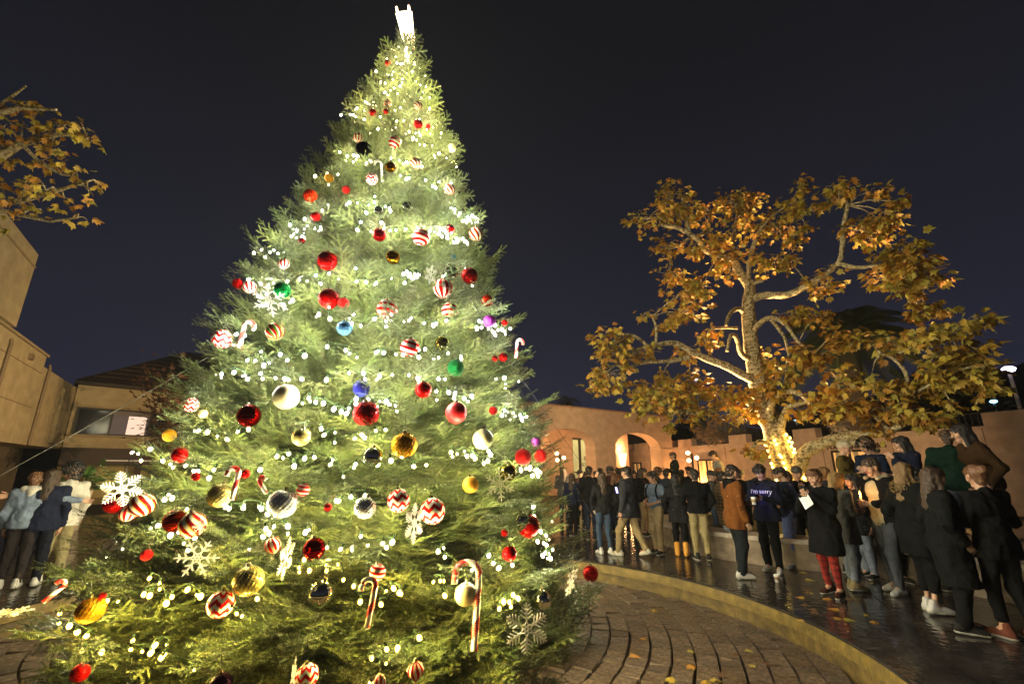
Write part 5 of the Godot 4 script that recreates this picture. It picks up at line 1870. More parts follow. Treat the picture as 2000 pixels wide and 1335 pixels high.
func build_backdrop() -> void:
	# dark hills round the campus
	var st := start()
	st.set_smooth_group(0)
	var n := FastNoiseLite.new()
	n.seed = 4
	n.frequency = 0.9
	n.fractal_octaves = 4
	var prev: Array = []
	for i in 241:
		var a := -2.2 + 4.4 * i / 240.0
		var h := 19.0 + 20.0 * smoothstep(0.35, 1.0, a) + 10.0 * smoothstep(0.3, 0.05, absf(a - 0.13)) + 3.5 * n.get_noise_1d(a * 9.0) + 1.2 * n.get_noise_1d(a * 60.0)
		var row: Array = []
		for k in 5:
			var d: float = [150.0, 175.0, 200.0, 230.0, 300.0][k]
			row.append(Vector3(sin(a) * d, h * [0.0, 0.45, 0.8, 1.0, 0.7][k] - 0.5 + n.get_noise_2d(a * 30.0, k) * 1.5, -cos(a) * d))
		if prev.size():
			for k in 4:
				quad(st, prev[k], prev[k + 1], row[k + 1], row[k])
		prev = row
	structure("hills", done(st), rough_mat("hill_scrub", lin(0.045, 0.045, 0.04), 0.95, 0.05, 0.5))
	palm("palm_tree", "big dark date palm standing behind the sycamore", at(1650, 655, 27.0), 3.4, 3.7, 46, lin(0.09, 0.125, 0.05), 0.4, 3)
	palm("palm_tree", "small palm peeping over the arcade roof by the fir", at(1108, 783, 36.0), 5.4, 1.3, 22, lin(0.09, 0.12, 0.1), 0.12, 8)
	palm("palm_tree", "small spiky palm over the right end of the arcade roof", at(1262, 800, 39.0), 5.4, 1.2, 18, lin(0.1, 0.15, 0.12), 0.12, 9)
	# dark trees beyond the terrace
	for t in [[1500, 800, 46.0, 5.5, "round dark tree behind the trunk of the orange sycamore"], [1375, 815, 60.0, 4.5, "dark tree between the arcade and the sycamore trunk"], [1830, 800, 42.0, 4.8, "dark tree behind the right end of the terrace railing"], [1915, 770, 52.0, 3.2, "brownish tree left of the tall white street lamp"]]:
		var p := at(t[0], t[1] + 60, t[2])
		p.y = 2.5
		shrub("dark_tree", t[4], "tree", p, Vector3(t[3], t[3] * 1.15, t[3]), lin(0.035, 0.045, 0.02) if t[0] < 1910 else lin(0.09, 0.055, 0.03), t[0], 0.75)
	shrub("terrace_shrub", "brown dry shrub in the left notch of the parapet", "shrub", at(1388, 866, 34.0), Vector3(1.5, 1.2, 1.0), lin(0.22, 0.13, 0.05), 21, 0.2)
	shrub("terrace_shrub", "low grey shrub next to the brown one on the parapet", "shrub", at(1437, 852, 36.5), Vector3(1.1, 0.7, 0.8), lin(0.16, 0.14, 0.13), 22, 0.18)
	shrub("terrace_shrub", "pale bush on the terrace right of the sycamore trunk", "shrub", at(1648, 840, 29.0), Vector3(1.4, 0.9, 0.9), lin(0.5, 0.44, 0.36), 23, 0.2)
	shrub("red_tree", "small sparse red leaved tree before the tan building", "tree", at(312, 905, 24.0), Vector3(1.2, 3.6, 1.0), lin(0.10, 0.045, 0.02), 25, 0.22)
	# street lamps
	var pole := mat("lamp_pole", lin(0.6, 0.6, 0.62), 0.6, 0.0)
	for l in [[1970, 720, 1991, 800, 44.0, 11.0, 200.0, "tall white street lamp at the right edge"], [1941, 783, 1950, 815, 75.0, 6.0, 14.0, "bluish street lamp left of the tall white one"], [1397, 801, 1405, 855, 48.0, 3.0, 4.0, "slender lamp post behind the parapet left of the sycamore"], [1452, 822, 1456, 850, 60.0, 3.0, 4.0, "small lamp post right of the slender one"], [1555, 818, 1557, 845, 62.0, 5.0, 9.0, "bright bluish lamp just right of the sycamore trunk"], [1655, 797, 1660, 830, 55.0, 4.0, 6.0, "lamp between orange leaves above the pale bush"], [1765, 757, 1768, 812, 60.0, 4.5, 6.0, "left one of two lamps glinting through the right boughs"], [1797, 754, 1800, 812, 60.0, 4.5, 6.0, "right one of two lamps glinting through the right boughs"], [1359, 741, 1361, 800, 90.0, 4.0, 8.0, "distant hillside lamp under the left boughs"], [1729, 805, 1730, 830, 65.0, 4.0, 4.0, "low lamp behind the red leaves"]]:
		var head := at(l[0], l[1], l[4])
		var foot := at(l[2], l[3], l[4])
		foot.x = head.x
		foot.z = head.z
		var o := thing("street_lamp", l[7], "street lamp", Vector3(head.x, 0.0, head.z), 0.0, "lamps beyond the terrace")
		var s := px(l[5], head)
		part("pole", tube([Vector3(0, 0, 0), Vector3(0, head.y + s * 0.3, 0)], [s * 0.34, s * 0.26], 8), pole, o)
		part("arm", box(Vector3(s * 1.2, s * 0.2, s * 0.3)), pole, o, Transform3D(Basis(), Vector3(0, head.y + s * 0.42, 0)))
		var b := part("lamp_head", lathe([Vector2(0.001, s * 0.4), Vector2(s * 0.7, s * 0.3), Vector2(s, 0), Vector2(s * 0.8, -s * 0.45), Vector2(0.001, -s * 0.7)], 14), glow("lamp_head_" + ("blue" if l[0] in [1941, 1555] else "white"), Color(0.6, 0.85, 1.0) if l[0] in [1941, 1555] else Color(1.0, 0.93, 1.0), 4.0), o, Transform3D(Basis(), Vector3(0, head.y, 0)))
		lamp(b, Color(0.85, 0.88, 1.0), l[6], s * 0.4)

# ---------- people ----------
const TALL := 1.74

func head_parts() -> void:
	if kept.has("head"):
		return
	var h := [
		[Vector3(0, 0.035, -0.03), Vector3(0, 0.035, 0.016), 0.083, 0.078],
		[Vector3(0, 0.0, 0.03), Vector3(0, -0.068, 0.038), 0.062, 0.036],
		[Vector3(-0.036, -0.02, 0.05), Vector3(0.036, -0.02, 0.05), 0.03, 0.03],
		[Vector3(0, 0.006, 0.092), Vector3(0, -0.028, 0.108), 0.009, 0.013],
		[Vector3(-0.034, 0.026, 0.076), Vector3(0.034, 0.026, 0.076), 0.013, 0.013],
		[Vector3(-0.012, -0.088, 0.06), Vector3(0.012, -0.088, 0.06), 0.02, 0.02],
		[Vector3(-0.02, -0.056, 0.084), Vector3(0.02, -0.056, 0.084), 0.0075, 0.0075],
		[Vector3(0.08, 0.012, -0.006), Vector3(0.076, -0.03, 0.0), 0.014, 0.009],
		[Vector3(-0.08, 0.012, -0.006), Vector3(-0.076, -0.03, 0.0), 0.014, 0.009],
		[Vector3(0, -0.04, -0.02), Vector3(0, -0.17, -0.03), 0.05, 0.056],
	]
	var n := nets(h, 0.0058, 0.016, -99.0, 0.0, [[Vector3(0.033, 0.004, 0.098), Vector3(0.033, 0.004, 0.098), 0.014, 0.014], [Vector3(-0.033, 0.004, 0.098), Vector3(-0.033, 0.004, 0.098), 0.014, 0.014]])
	var cols := PackedColorArray()
	for v in n[0]:
		var c := Color.WHITE
		for s in [-1.0, 1.0]:
			var e := Vector2(v.x - 0.033 * s, v.y - 0.004)
			if v.z > 0.06 and absf(e.y) < 0.008 and absf(e.x) < 0.016:
				c = Color(0.12, 0.1, 0.1) if absf(e.x) < 0.008 else Color(1.15, 1.2, 1.3)
			if v.z > 0.06 and absf(v.x - 0.033 * s) < 0.02 and v.y > 0.022 and v.y < 0.034:
				c = Color(0.3, 0.22, 0.2)
		if v.z > 0.07 and absf(v.x) < 0.026 and v.y < -0.047 and v.y > -0.064:
			c = Color(0.85, 0.5, 0.5)
		cols.append(c)
	n.append(cols)
	kept["head"] = n
	# hands: a relaxed one and one closed round something; wrist at the origin, fingers along -y, palm to +z, thumb at +x
	for grip in [0.0, 1.0]:
		var b := [
			[Vector3(-0.022, -0.03, 0), Vector3(-0.026, -0.08, 0), 0.014, 0.013],
			[Vector3(0.0, -0.02, 0), Vector3(-0.006, -0.085, 0), 0.017, 0.014],
			[Vector3(0.02, -0.03, 0), Vector3(0.022, -0.085, 0), 0.015, 0.013],
			[Vector3(0, 0.03, 0), Vector3(0, -0.03, 0), 0.021, 0.02],
		]
		for f in [[-0.03, 0.062], [-0.011, 0.074], [0.009, 0.08], [0.028, 0.07]]:
			var base := Vector3(f[0], -0.088, 0.002)
			var l: float = f[1]
			var a1 := lerpf(0.3, 1.15, grip)
			var a2 := lerpf(0.75, 2.5, grip)
			var k1 := base + Vector3(f[0] * 0.12, -cos(a1), sin(a1)) * l * 0.5
			var k2 := k1 + Vector3(0, -cos(a2), sin(a2)) * l * 0.5
			b.append([base, k1, 0.0095, 0.0085])
			b.append([k1, k2, 0.0085, 0.007])
		var t1 := Vector3(0.05, -0.062, 0.022)
		b.append([Vector3(0.02, -0.03, 0.004), t1, 0.013, 0.0095])
		b.append([t1, t1 + Vector3(lerpf(0.006, -0.022, grip), -0.03, 0.014 + 0.012 * grip), 0.0095, 0.008])
		kept["hand%d" % int(grip)] = nets(b, 0.0058, 0.008)
	# hair, hats and hoods, on the head's own axes
	var face := [[Vector3(0, -0.045, 0.13), Vector3(0, -0.16, 0.11), 0.098, 0.1]]
	var crown := [[Vector3(0, 0.05, -0.03), Vector3(0, 0.052, 0.02), 0.0895, 0.082], [Vector3(0, 0.02, -0.05), Vector3(0, -0.045, -0.055), 0.075, 0.055]]
	kept["hair_short"] = net_mesh(nets(crown, 0.008, 0.02, -99, 0.013, face, 30.0))
	kept["hair_fringe"] = net_mesh(nets(crown + [[Vector3(-0.05, 0.07, 0.055), Vector3(0.05, 0.07, 0.055), 0.045, 0.045], [Vector3(-0.075, 0.03, 0.02), Vector3(-0.07, -0.01, 0.03), 0.03, 0.018], [Vector3(0.075, 0.03, 0.02), Vector3(0.07, -0.01, 0.03), 0.03, 0.018]], 0.008, 0.02, -99, 0.011, [[Vector3(0, -0.065, 0.14), Vector3(0, -0.16, 0.11), 0.095, 0.1]], 26.0))
	kept["hair_long"] = net_mesh(nets(crown + [[Vector3(0, 0.03, -0.055), Vector3(0, -0.30, -0.085), 0.085, 0.075], [Vector3(0.065, 0.03, -0.015), Vector3(0.085, -0.24, -0.01), 0.035, 0.028], [Vector3(-0.065, 0.03, -0.015), Vector3(-0.085, -0.24, -0.01), 0.035, 0.028]], 0.011, 0.03, -99, 0.014, face, 16.0))
	kept["hair_bun"] = net_mesh(nets(crown + [[Vector3(0, 0.07, -0.115), Vector3(0, 0.075, -0.13), 0.05, 0.045]], 0.009, 0.015, -99, 0.01, face, 22.0))
	kept["hair_curly"] = net_mesh(nets([[Vector3(0, 0.06, -0.04), Vector3(0, 0.065, 0.025), 0.125, 0.11], [Vector3(0, 0.02, -0.06), Vector3(0, -0.06, -0.06), 0.105, 0.08]], 0.009, 0.02, -99, 0.03, [[Vector3(0, -0.045, 0.15), Vector3(0, -0.16, 0.13), 0.118, 0.11]], 30.0))
	kept["hair_cap"] = net_mesh(nets([[Vector3(0, 0.066, -0.03), Vector3(0, 0.068, 0.024), 0.093, 0.086], [Vector3(-0.03, 0.064, 0.11), Vector3(0.03, 0.064, 0.11), 0.014, 0.014], [Vector3(-0.03, 0.06, 0.15), Vector3(0.03, 0.06, 0.15), 0.012, 0.012], [Vector3(0, 0.02, -0.055), Vector3(0, -0.02, -0.055), 0.058, 0.05]], 0.008, 0.022, -99, 0.0, face))
	kept["hood_fur"] = net_mesh(nets([[Vector3(-0.10, -0.14, 0.06), Vector3(-0.13, -0.17, -0.06), 0.04, 0.045], [Vector3(0.10, -0.14, 0.06), Vector3(0.13, -0.17, -0.06), 0.04, 0.045], [Vector3(-0.13, -0.17, -0.06), Vector3(0, -0.2, -0.16), 0.045, 0.055], [Vector3(0.13, -0.17, -0.06), Vector3(0, -0.2, -0.16), 0.045, 0.055]], 0.012, 0.03, -99, 0.05, [], 45.0))
	kept["hood_down"] = net_mesh(nets([[Vector3(-0.09, -0.15, 0.05), Vector3(-0.10, -0.14, -0.07), 0.028, 0.04], [Vector3(0.09, -0.15, 0.05), Vector3(0.10, -0.14, -0.07), 0.028, 0.04], [Vector3(-0.09, -0.15, -0.08), Vector3(0.09, -0.15, -0.08), 0.05, 0.05], [Vector3(0, -0.17, -0.1), Vector3(0, -0.24, -0.12), 0.07, 0.05]], 0.012, 0.03))
	var sh := [[Vector3(0, 0.04, -0.075), Vector3(0, 0.032, 0.10), 0.043, 0.036], [Vector3(0.006, 0.03, 0.10), Vector3(0.0, 0.028, 0.145), 0.036, 0.03], [Vector3(0, 0.07, -0.05), Vector3(0, 0.115, -0.045), 0.046, 0.042], [Vector3(0, 0.06, -0.02), Vector3(0, 0.05, 0.06), 0.042, 0.034]]
	kept["shoe"] = net_mesh(nets(sh, 0.0085, 0.025, 0.012))
	kept["sole"] = net_mesh(nets([[Vector3(0, 0.035, -0.078), Vector3(0, 0.03, 0.03), 0.047, 0.046], [Vector3(0, 0.03, 0.03), Vector3(0.004, 0.028, 0.143), 0.046, 0.038]], 0.0085, 0.02, 0.0, 0.0, [[Vector3(0, 0.63, -0.1), Vector3(0, 0.63, 0.15), 0.607, 0.607]]))
	kept["boot"] = net_mesh(nets(sh + [[Vector3(0, 0.1, -0.045), Vector3(0, 0.24, -0.04), 0.056, 0.062]], 0.009, 0.025, 0.0))

# arms of the poses: left elbow, left wrist, right elbow, right wrist in statures (x to the person's left, z forward)
const ARMS := {
	"down": [Vector3(0.142, 0.635, -0.012), Vector3(0.135, 0.49, 0.035), Vector3(-0.142, 0.635, -0.012), Vector3(-0.135, 0.49, 0.035)],
	"pockets": [Vector3(0.165, 0.645, -0.04), Vector3(0.115, 0.53, 0.045), Vector3(-0.165, 0.645, -0.04), Vector3(-0.115, 0.53, 0.045)],
	"phone": [Vector3(0.14, 0.64, 0.02), Vector3(0.035, 0.68, 0.155), Vector3(-0.14, 0.64, 0.02), Vector3(-0.04, 0.665, 0.15)],
	"photo": [Vector3(0.13, 0.665, 0.09), Vector3(0.03, 0.79, 0.185), Vector3(-0.13, 0.665, 0.09), Vector3(-0.035, 0.775, 0.185)],
	"candle": [Vector3(0.145, 0.645, 0.0), Vector3(0.05, 0.645, 0.145), Vector3(-0.145, 0.645, 0.0), Vector3(-0.045, 0.635, 0.14)],
	"one_up": [Vector3(0.142, 0.635, -0.012), Vector3(0.135, 0.49, 0.035), Vector3(-0.15, 0.66, 0.06), Vector3(-0.06, 0.74, 0.17)],
	"cup": [Vector3(0.142, 0.64, 0.01), Vector3(0.09, 0.64, 0.15), Vector3(-0.142, 0.635, -0.012), Vector3(-0.13, 0.49, 0.035)],
	"hug_right": [Vector3(0.142, 0.635, -0.012), Vector3(0.13, 0.5, 0.05), Vector3(-0.22, 0.745, -0.01), Vector3(-0.345, 0.725, 0.0)],
	"hug_left": [Vector3(0.23, 0.755, 0.0), Vector3(0.35, 0.735, 0.03), Vector3(-0.142, 0.635, -0.012), Vector3(-0.13, 0.5, 0.05)],
	"hip": [Vector3(0.17, 0.65, -0.03), Vector3(0.06, 0.6, 0.1), Vector3(-0.16, 0.65, -0.03), Vector3(-0.1, 0.56, 0.1)],
	"chin": [Vector3(0.14, 0.64, 0.03), Vector3(0.03, 0.78, 0.13), Vector3(-0.15, 0.64, 0.0), Vector3(-0.03, 0.62, 0.12)],
}

func skeleton(arms: String, stride: float, lean: Vector2, wide: float) -> Dictionary:
	var up := func(p: Vector3) -> Vector3:      # the trunk leans from the hips
		var k := maxf(p.y - 0.52, 0.0) / 0.4
		return (p + Vector3(lean.x * k, -0.15 * lean.length_squared() * k, lean.y * k)) * TALL
	var s := {}
	s.pelvis = up.call(Vector3(0, 0.53, -0.005))
	s.waist = up.call(Vector3(0, 0.62, 0.004))
	s.chest = up.call(Vector3(0, 0.735, 0.0))
	s.neck = up.call(Vector3(0, 0.83, -0.012))
	s.head = up.call(Vector3(0, 0.923, 0.012))
	var a: Array = ARMS[arms]
	for i in 2:
		var k := 1.0 if i == 0 else -1.0
		s["shoulder%d" % i] = up.call(Vector3(0.104 * k * wide, 0.80, -0.006))
		s["elbow%d" % i] = up.call(a[i * 2])
		s["wrist%d" % i] = up.call(a[i * 2 + 1])
		s["hip%d" % i] = Vector3(0.05 * k, 0.51, 0) * TALL
		var f := stride * k
		s["knee%d" % i] = Vector3(0.054 * k, 0.283, 0.022 + f * 0.5 + absf(f) * 0.12) * TALL
		s["ankle%d" % i] = Vector3(0.058 * k, 0.052 + (maxf(-f, 0.0) * 0.22), f - 0.005) * TALL
	return s

func torso_bones(s: Dictionary, fat: float, wide: float) -> Array:
	var x := Vector3(TALL, 0, 0)
	return [
		[s.chest - x * 0.062 * wide, s.chest + x * 0.062 * wide, 0.098 + fat, 0.098 + fat],
		[s.chest - x * 0.05 + Vector3(0, 0.07, -0.01), s.chest + x * 0.05 + Vector3(0, 0.07, -0.01), 0.082 + fat, 0.082 + fat],
		[s.waist - x * 0.035, s.waist + x * 0.035, 0.095 + fat, 0.095 + fat],
		[s.chest, s.waist, 0.1 + fat, 0.095 + fat],
		[s.pelvis - x * 0.04, s.pelvis + x * 0.04, 0.1 + fat, 0.1 + fat],
		[s.waist, s.pelvis, 0.1 + fat, 0.1 + fat],
	]

func arm_bones(s: Dictionary, fat: float, share: float) -> Array:
	var out: Array = []
	for i in 2:
		var sh: Vector3 = s["shoulder%d" % i]
		var el: Vector3 = s["elbow%d" % i]
		var wr: Vector3 = s["wrist%d" % i]
		out.append([s.chest + Vector3(0, 0.06, 0), sh, 0.075 + fat, 0.052 + fat])
		if share < 1.0:
			out.append([sh, sh.lerp(el, share), 0.05 + fat, 0.05 + fat])
		else:
			out.append([sh, el, 0.048 + fat, 0.038 + fat])
			out.append([el, el.lerp(wr, share - 1.0), 0.038 + fat, 0.03 + fat])
	return out

func leg_bones(s: Dictionary, fat: float, share := 1.0) -> Array:
	var out: Array = []
	for i in 2:
		out.append([s["hip%d" % i], s["knee%d" % i], 0.082 + fat, 0.055 + fat])
		out.append([s["knee%d" % i], s["knee%d" % i].lerp(s["ankle%d" % i], share), 0.055 + fat, lerpf(0.05, 0.038, share) + fat])
	return out

func body_mesh(arms: String, stride: float, lean: Vector2, wide: float, look: Vector2, grips: int) -> ArrayMesh:
	var key := "body|%s|%.2f|%s|%.2f|%s|%d" % [arms, stride, lean, wide, look, grips]
	if kept.has(key):
		return kept[key]
	var s := skeleton(arms, stride, lean, wide)
	var bones := torso_bones(s, -0.012, wide) + arm_bones(s, -0.012, 2.0) + leg_bones(s, -0.012)
	bones.append([s.neck - Vector3(0, 0.04, 0), s.head - Vector3(0, 0.05, 0.01), 0.06, 0.052])
	for i in 2:
		bones.append([s["ankle%d" % i], s["ankle%d" % i] + Vector3(0, -0.045, 0.1), 0.04, 0.03])
	var b := nets(bones, 0.022, 0.03)
	var all := [PackedVector3Array(), PackedVector3Array(), PackedInt32Array(), PackedColorArray()]
	add_nets(all, b)
	add_nets(all, kept["head"], head_place(s, look))
	for i in 2:
		var wr: Vector3 = s["wrist%d" % i]
		var d: Vector3 = (wr - s["elbow%d" % i]).normalized()
		var y := -d
		var want := Vector3(-1.0 if i == 0 else 1.0, 0, 0) if absf(d.y) > 0.75 else Vector3(0, 0.35, -1) if absf(d.x) > 0.75 else Vector3(-1.0 if i == 0 else 1.0, 0.4, 0)     # which way the palm looks
		var z := (want - y * want.dot(y)).normalized()
		var x := y.cross(z)
		var m := i == 0
		var t := Transform3D(Basis(-x if m else x, y, z), wr + d * 0.01)
		add_nets(all, kept["hand%d" % (1 if grips & (1 << i) else 0)], t, m)
	kept[key] = net_mesh(all)
	return kept[key]

func head_place(s: Dictionary, look: Vector2) -> Transform3D:
	return Transform3D(Basis(Vector3.UP, look.x) * Basis(Vector3.RIGHT, look.y), s.head + Vector3(0, -0.012, 0) + Vector3(sin(look.x), 0, cos(look.x)) * sin(look.y) * 0.05)

func top_mesh(arms: String, stride: float, lean: Vector2, wide: float, fat: float, hem: float, sleeve: float) -> ArrayMesh:
	var key := "top|%s|%s|%.2f|%.3f|%.2f|%.2f|%.2f" % [arms, lean, wide, fat, hem, sleeve, stride if hem < 0.4 else 0.0]
	if kept.has(key):
		return kept[key]
	var s := skeleton(arms, stride, lean, wide)
	var bones := torso_bones(s, fat, wide) + arm_bones(s, fat * 0.7 - 0.002, sleeve)
	bones.append([s.chest + Vector3(0, 0.1, -0.01), s.neck - Vector3(0, 0.005, 0), 0.08 + fat, 0.06 + fat * 0.4])
	var low := hem * TALL
	if hem < 0.47:      # skirts of a long coat
		var x := Vector3(TALL, 0, 0)
		for i in 2:
			var k: Vector3 = s["hip%d" % i].lerp(s["knee%d" % i], clampf((0.51 - hem) / 0.23, 0.0, 1.3) + 0.12)
			bones.append([s.pelvis + x * (0.04 if i == 0 else -0.04), k, 0.11 + fat, 0.115 + fat])
		bones.append([s.pelvis, Vector3(s.pelvis.x, low - 0.08, (s.knee0.z + s.knee1.z) * 0.4), 0.11 + fat, 0.12 + fat])
	kept[key] = net_mesh(nets(bones, 0.0155, 0.035, low, 0.016, [], 8.0))
	return kept[key]

func leg_mesh(stride: float, fat: float, share: float) -> ArrayMesh:
	var key := "legs|%.2f|%.3f|%.2f" % [stride, fat, share]
	if kept.has(key):
		return kept[key]
	var s := skeleton("down", stride, Vector2.ZERO, 1.0)
	var x := Vector3(TALL, 0, 0)
	var bones := leg_bones(s, fat, share)
	bones.append([s.pelvis - x * 0.038, s.pelvis + x * 0.038, 0.102 + fat * 0.5, 0.102 + fat * 0.5])
	kept[key] = net_mesh(nets(bones, 0.0155, 0.03, 0.03, 0.016, [], 8.0))
	return kept[key]

# d: where [x, y of the feet in pixels] or at + distance, face in degrees from the camera (0 looks at it, 90 looks to the right), and clothes
func person(label: String, d: Dictionary) -> Node3D:
	head_parts()
	var where: Vector3 = d.where
	var tall: float = d.get("tall", 1.74)
	var yaw := atan2(-where.x, -where.z) + deg_to_rad(d.get("face", 180.0))
	var o := thing("person", label, "person", where, yaw, d.get("group", "crowd on the plaza"))
	o.scale = Vector3.ONE * tall / TALL
	var arms: String = d.get("arms", "down")
	var stride: float = d.get("stride", 0.03)
	var lean: Vector2 = d.get("lean", Vector2.ZERO)
	var wide: float = d.get("wide", 1.0)
	var look: Vector2 = d.get("look", Vector2(0, 0.1))
	var s := skeleton(arms, stride, lean, wide)
	var skin := mat("skin_%s" % d.get("skin", "fair"), {"fair": lin(0.50, 0.29, 0.19), "tan": lin(0.36, 0.20, 0.12), "brown": lin(0.2, 0.11, 0.065)}[d.get("skin", "fair")], 0.5)
	skin.vertex_color_use_as_albedo = true
	skin.subsurf_scatter_enabled = true
	skin.subsurf_scatter_strength = 0.12
	part("body", body_mesh(arms, stride, lean, wide, look, d.get("grips", 0)), skin, o)
	var fat: float = d.get("fat", 0.018)
	var top := part(d.get("top_name", "jacket"), top_mesh(arms, stride, lean, wide, fat, d.get("hem", 0.47), d.get("sleeve", 1.93)), d.top, o)
	part(d.get("leg_name", "trousers"), leg_mesh(stride, d.get("leg_fat", 0.014), d.get("leg_share", 1.0)), d.legs, o)
	var shoe: Material = d.get("shoes", cloth(lin(0.03, 0.028, 0.026)))
	for i in 2:
		var an: Vector3 = s["ankle%d" % i]
		var k := 1.0 if i == 0 else -1.0
		var t := Transform3D(Basis(Vector3.UP, 0.18 * k) * Basis(Vector3.RIGHT, maxf(0.0, -stride * k) * 1.6), Vector3(an.x, an.y - 0.052 * TALL, an.z + 0.02))
		var sm := part("boot" if d.has("boots") else "shoe", kept["boot"] if d.has("boots") else kept["shoe"], shoe, o, t)
		if not d.has("boots"):
			part("sole", kept["sole"], d.get("soles", mat("rubber_sole", lin(0.35, 0.33, 0.28), 0.7)), sm)
	var hp := head_place(s, look)
	var hair: String = d.get("hair", "short")
	part("cap" if hair == "cap" else "hair", kept["hair_" + hair], d.get("hair_mat", hair_mat("black")), o, hp)
	var collar := Transform3D(Basis(), s.head)
	if d.has("hood"):
		part("hood", kept["hood_fur"] if d.get("fur", false) else kept["hood_down"], d.hood, o, collar)
	if d.has("bag"):
		var st := start()
		for k in [-1.0, 1.0]:
			var x := Vector3(0.075 * TALL * k, 0, 0)
			add_tube(st, smooth_path([s.chest + x + Vector3(0, -0.12, -0.12 - fat), s.chest + x + Vector3(0, 0.11, -0.1 - fat), s.chest + x * 0.9 + Vector3(0, 0.155, 0.02), s.chest + x * 1.05 + Vector3(0, 0.04, 0.115 + fat), s.chest + x * 1.2 + Vector3(0, -0.14, 0.09 + fat)], 4), [0.018], 6)
		part("backpack_strap", done(st), d.bag, o)
		part("backpack", net_mesh(nets([[s.chest + Vector3(-0.1, 0.05, -0.19 - fat), s.chest + Vector3(0.1, 0.05, -0.19 - fat), 0.08, 0.08], [s.chest + Vector3(-0.1, -0.2, -0.2 - fat), s.chest + Vector3(0.1, -0.2, -0.2 - fat), 0.1, 0.1]], 0.03, 0.09)), d.bag, o)
	d.frame = s
	d.node = o
	d.fit = tall / TALL
	return o

func hair_mat(name_: String) -> StandardMaterial3D:
	var m := mat("hair_" + name_, {"black": lin(0.018, 0.014, 0.012), "brown": lin(0.05, 0.03, 0.018), "blonde": lin(0.33, 0.2, 0.07), "auburn": lin(0.12, 0.05, 0.02), "fair": lin(0.2, 0.12, 0.05), "khaki": lin(0.45, 0.38, 0.25), "ink": lin(0.02, 0.02, 0.022), "hat": lin(0.03, 0.03, 0.03)}[name_], 0.45)
	m.normal_enabled = true
	m.normal_texture = noise_tex("strands", 0.12, 0, 3, 256, true, 6.0)
	m.uv1_triplanar = true
	m.uv1_scale = Vector3(9, 1.5, 9)
	return m

func hand_of(d: Dictionary, i: int, reach := 0.08) -> Vector3:      # a point in the palm, in the world
	var s: Dictionary = d.frame
	var w: Vector3 = s["wrist%d" % i]
	var dir: Vector3 = (w - s["elbow%d" % i]).normalized()
	return d.node.transform * (w + dir * reach)

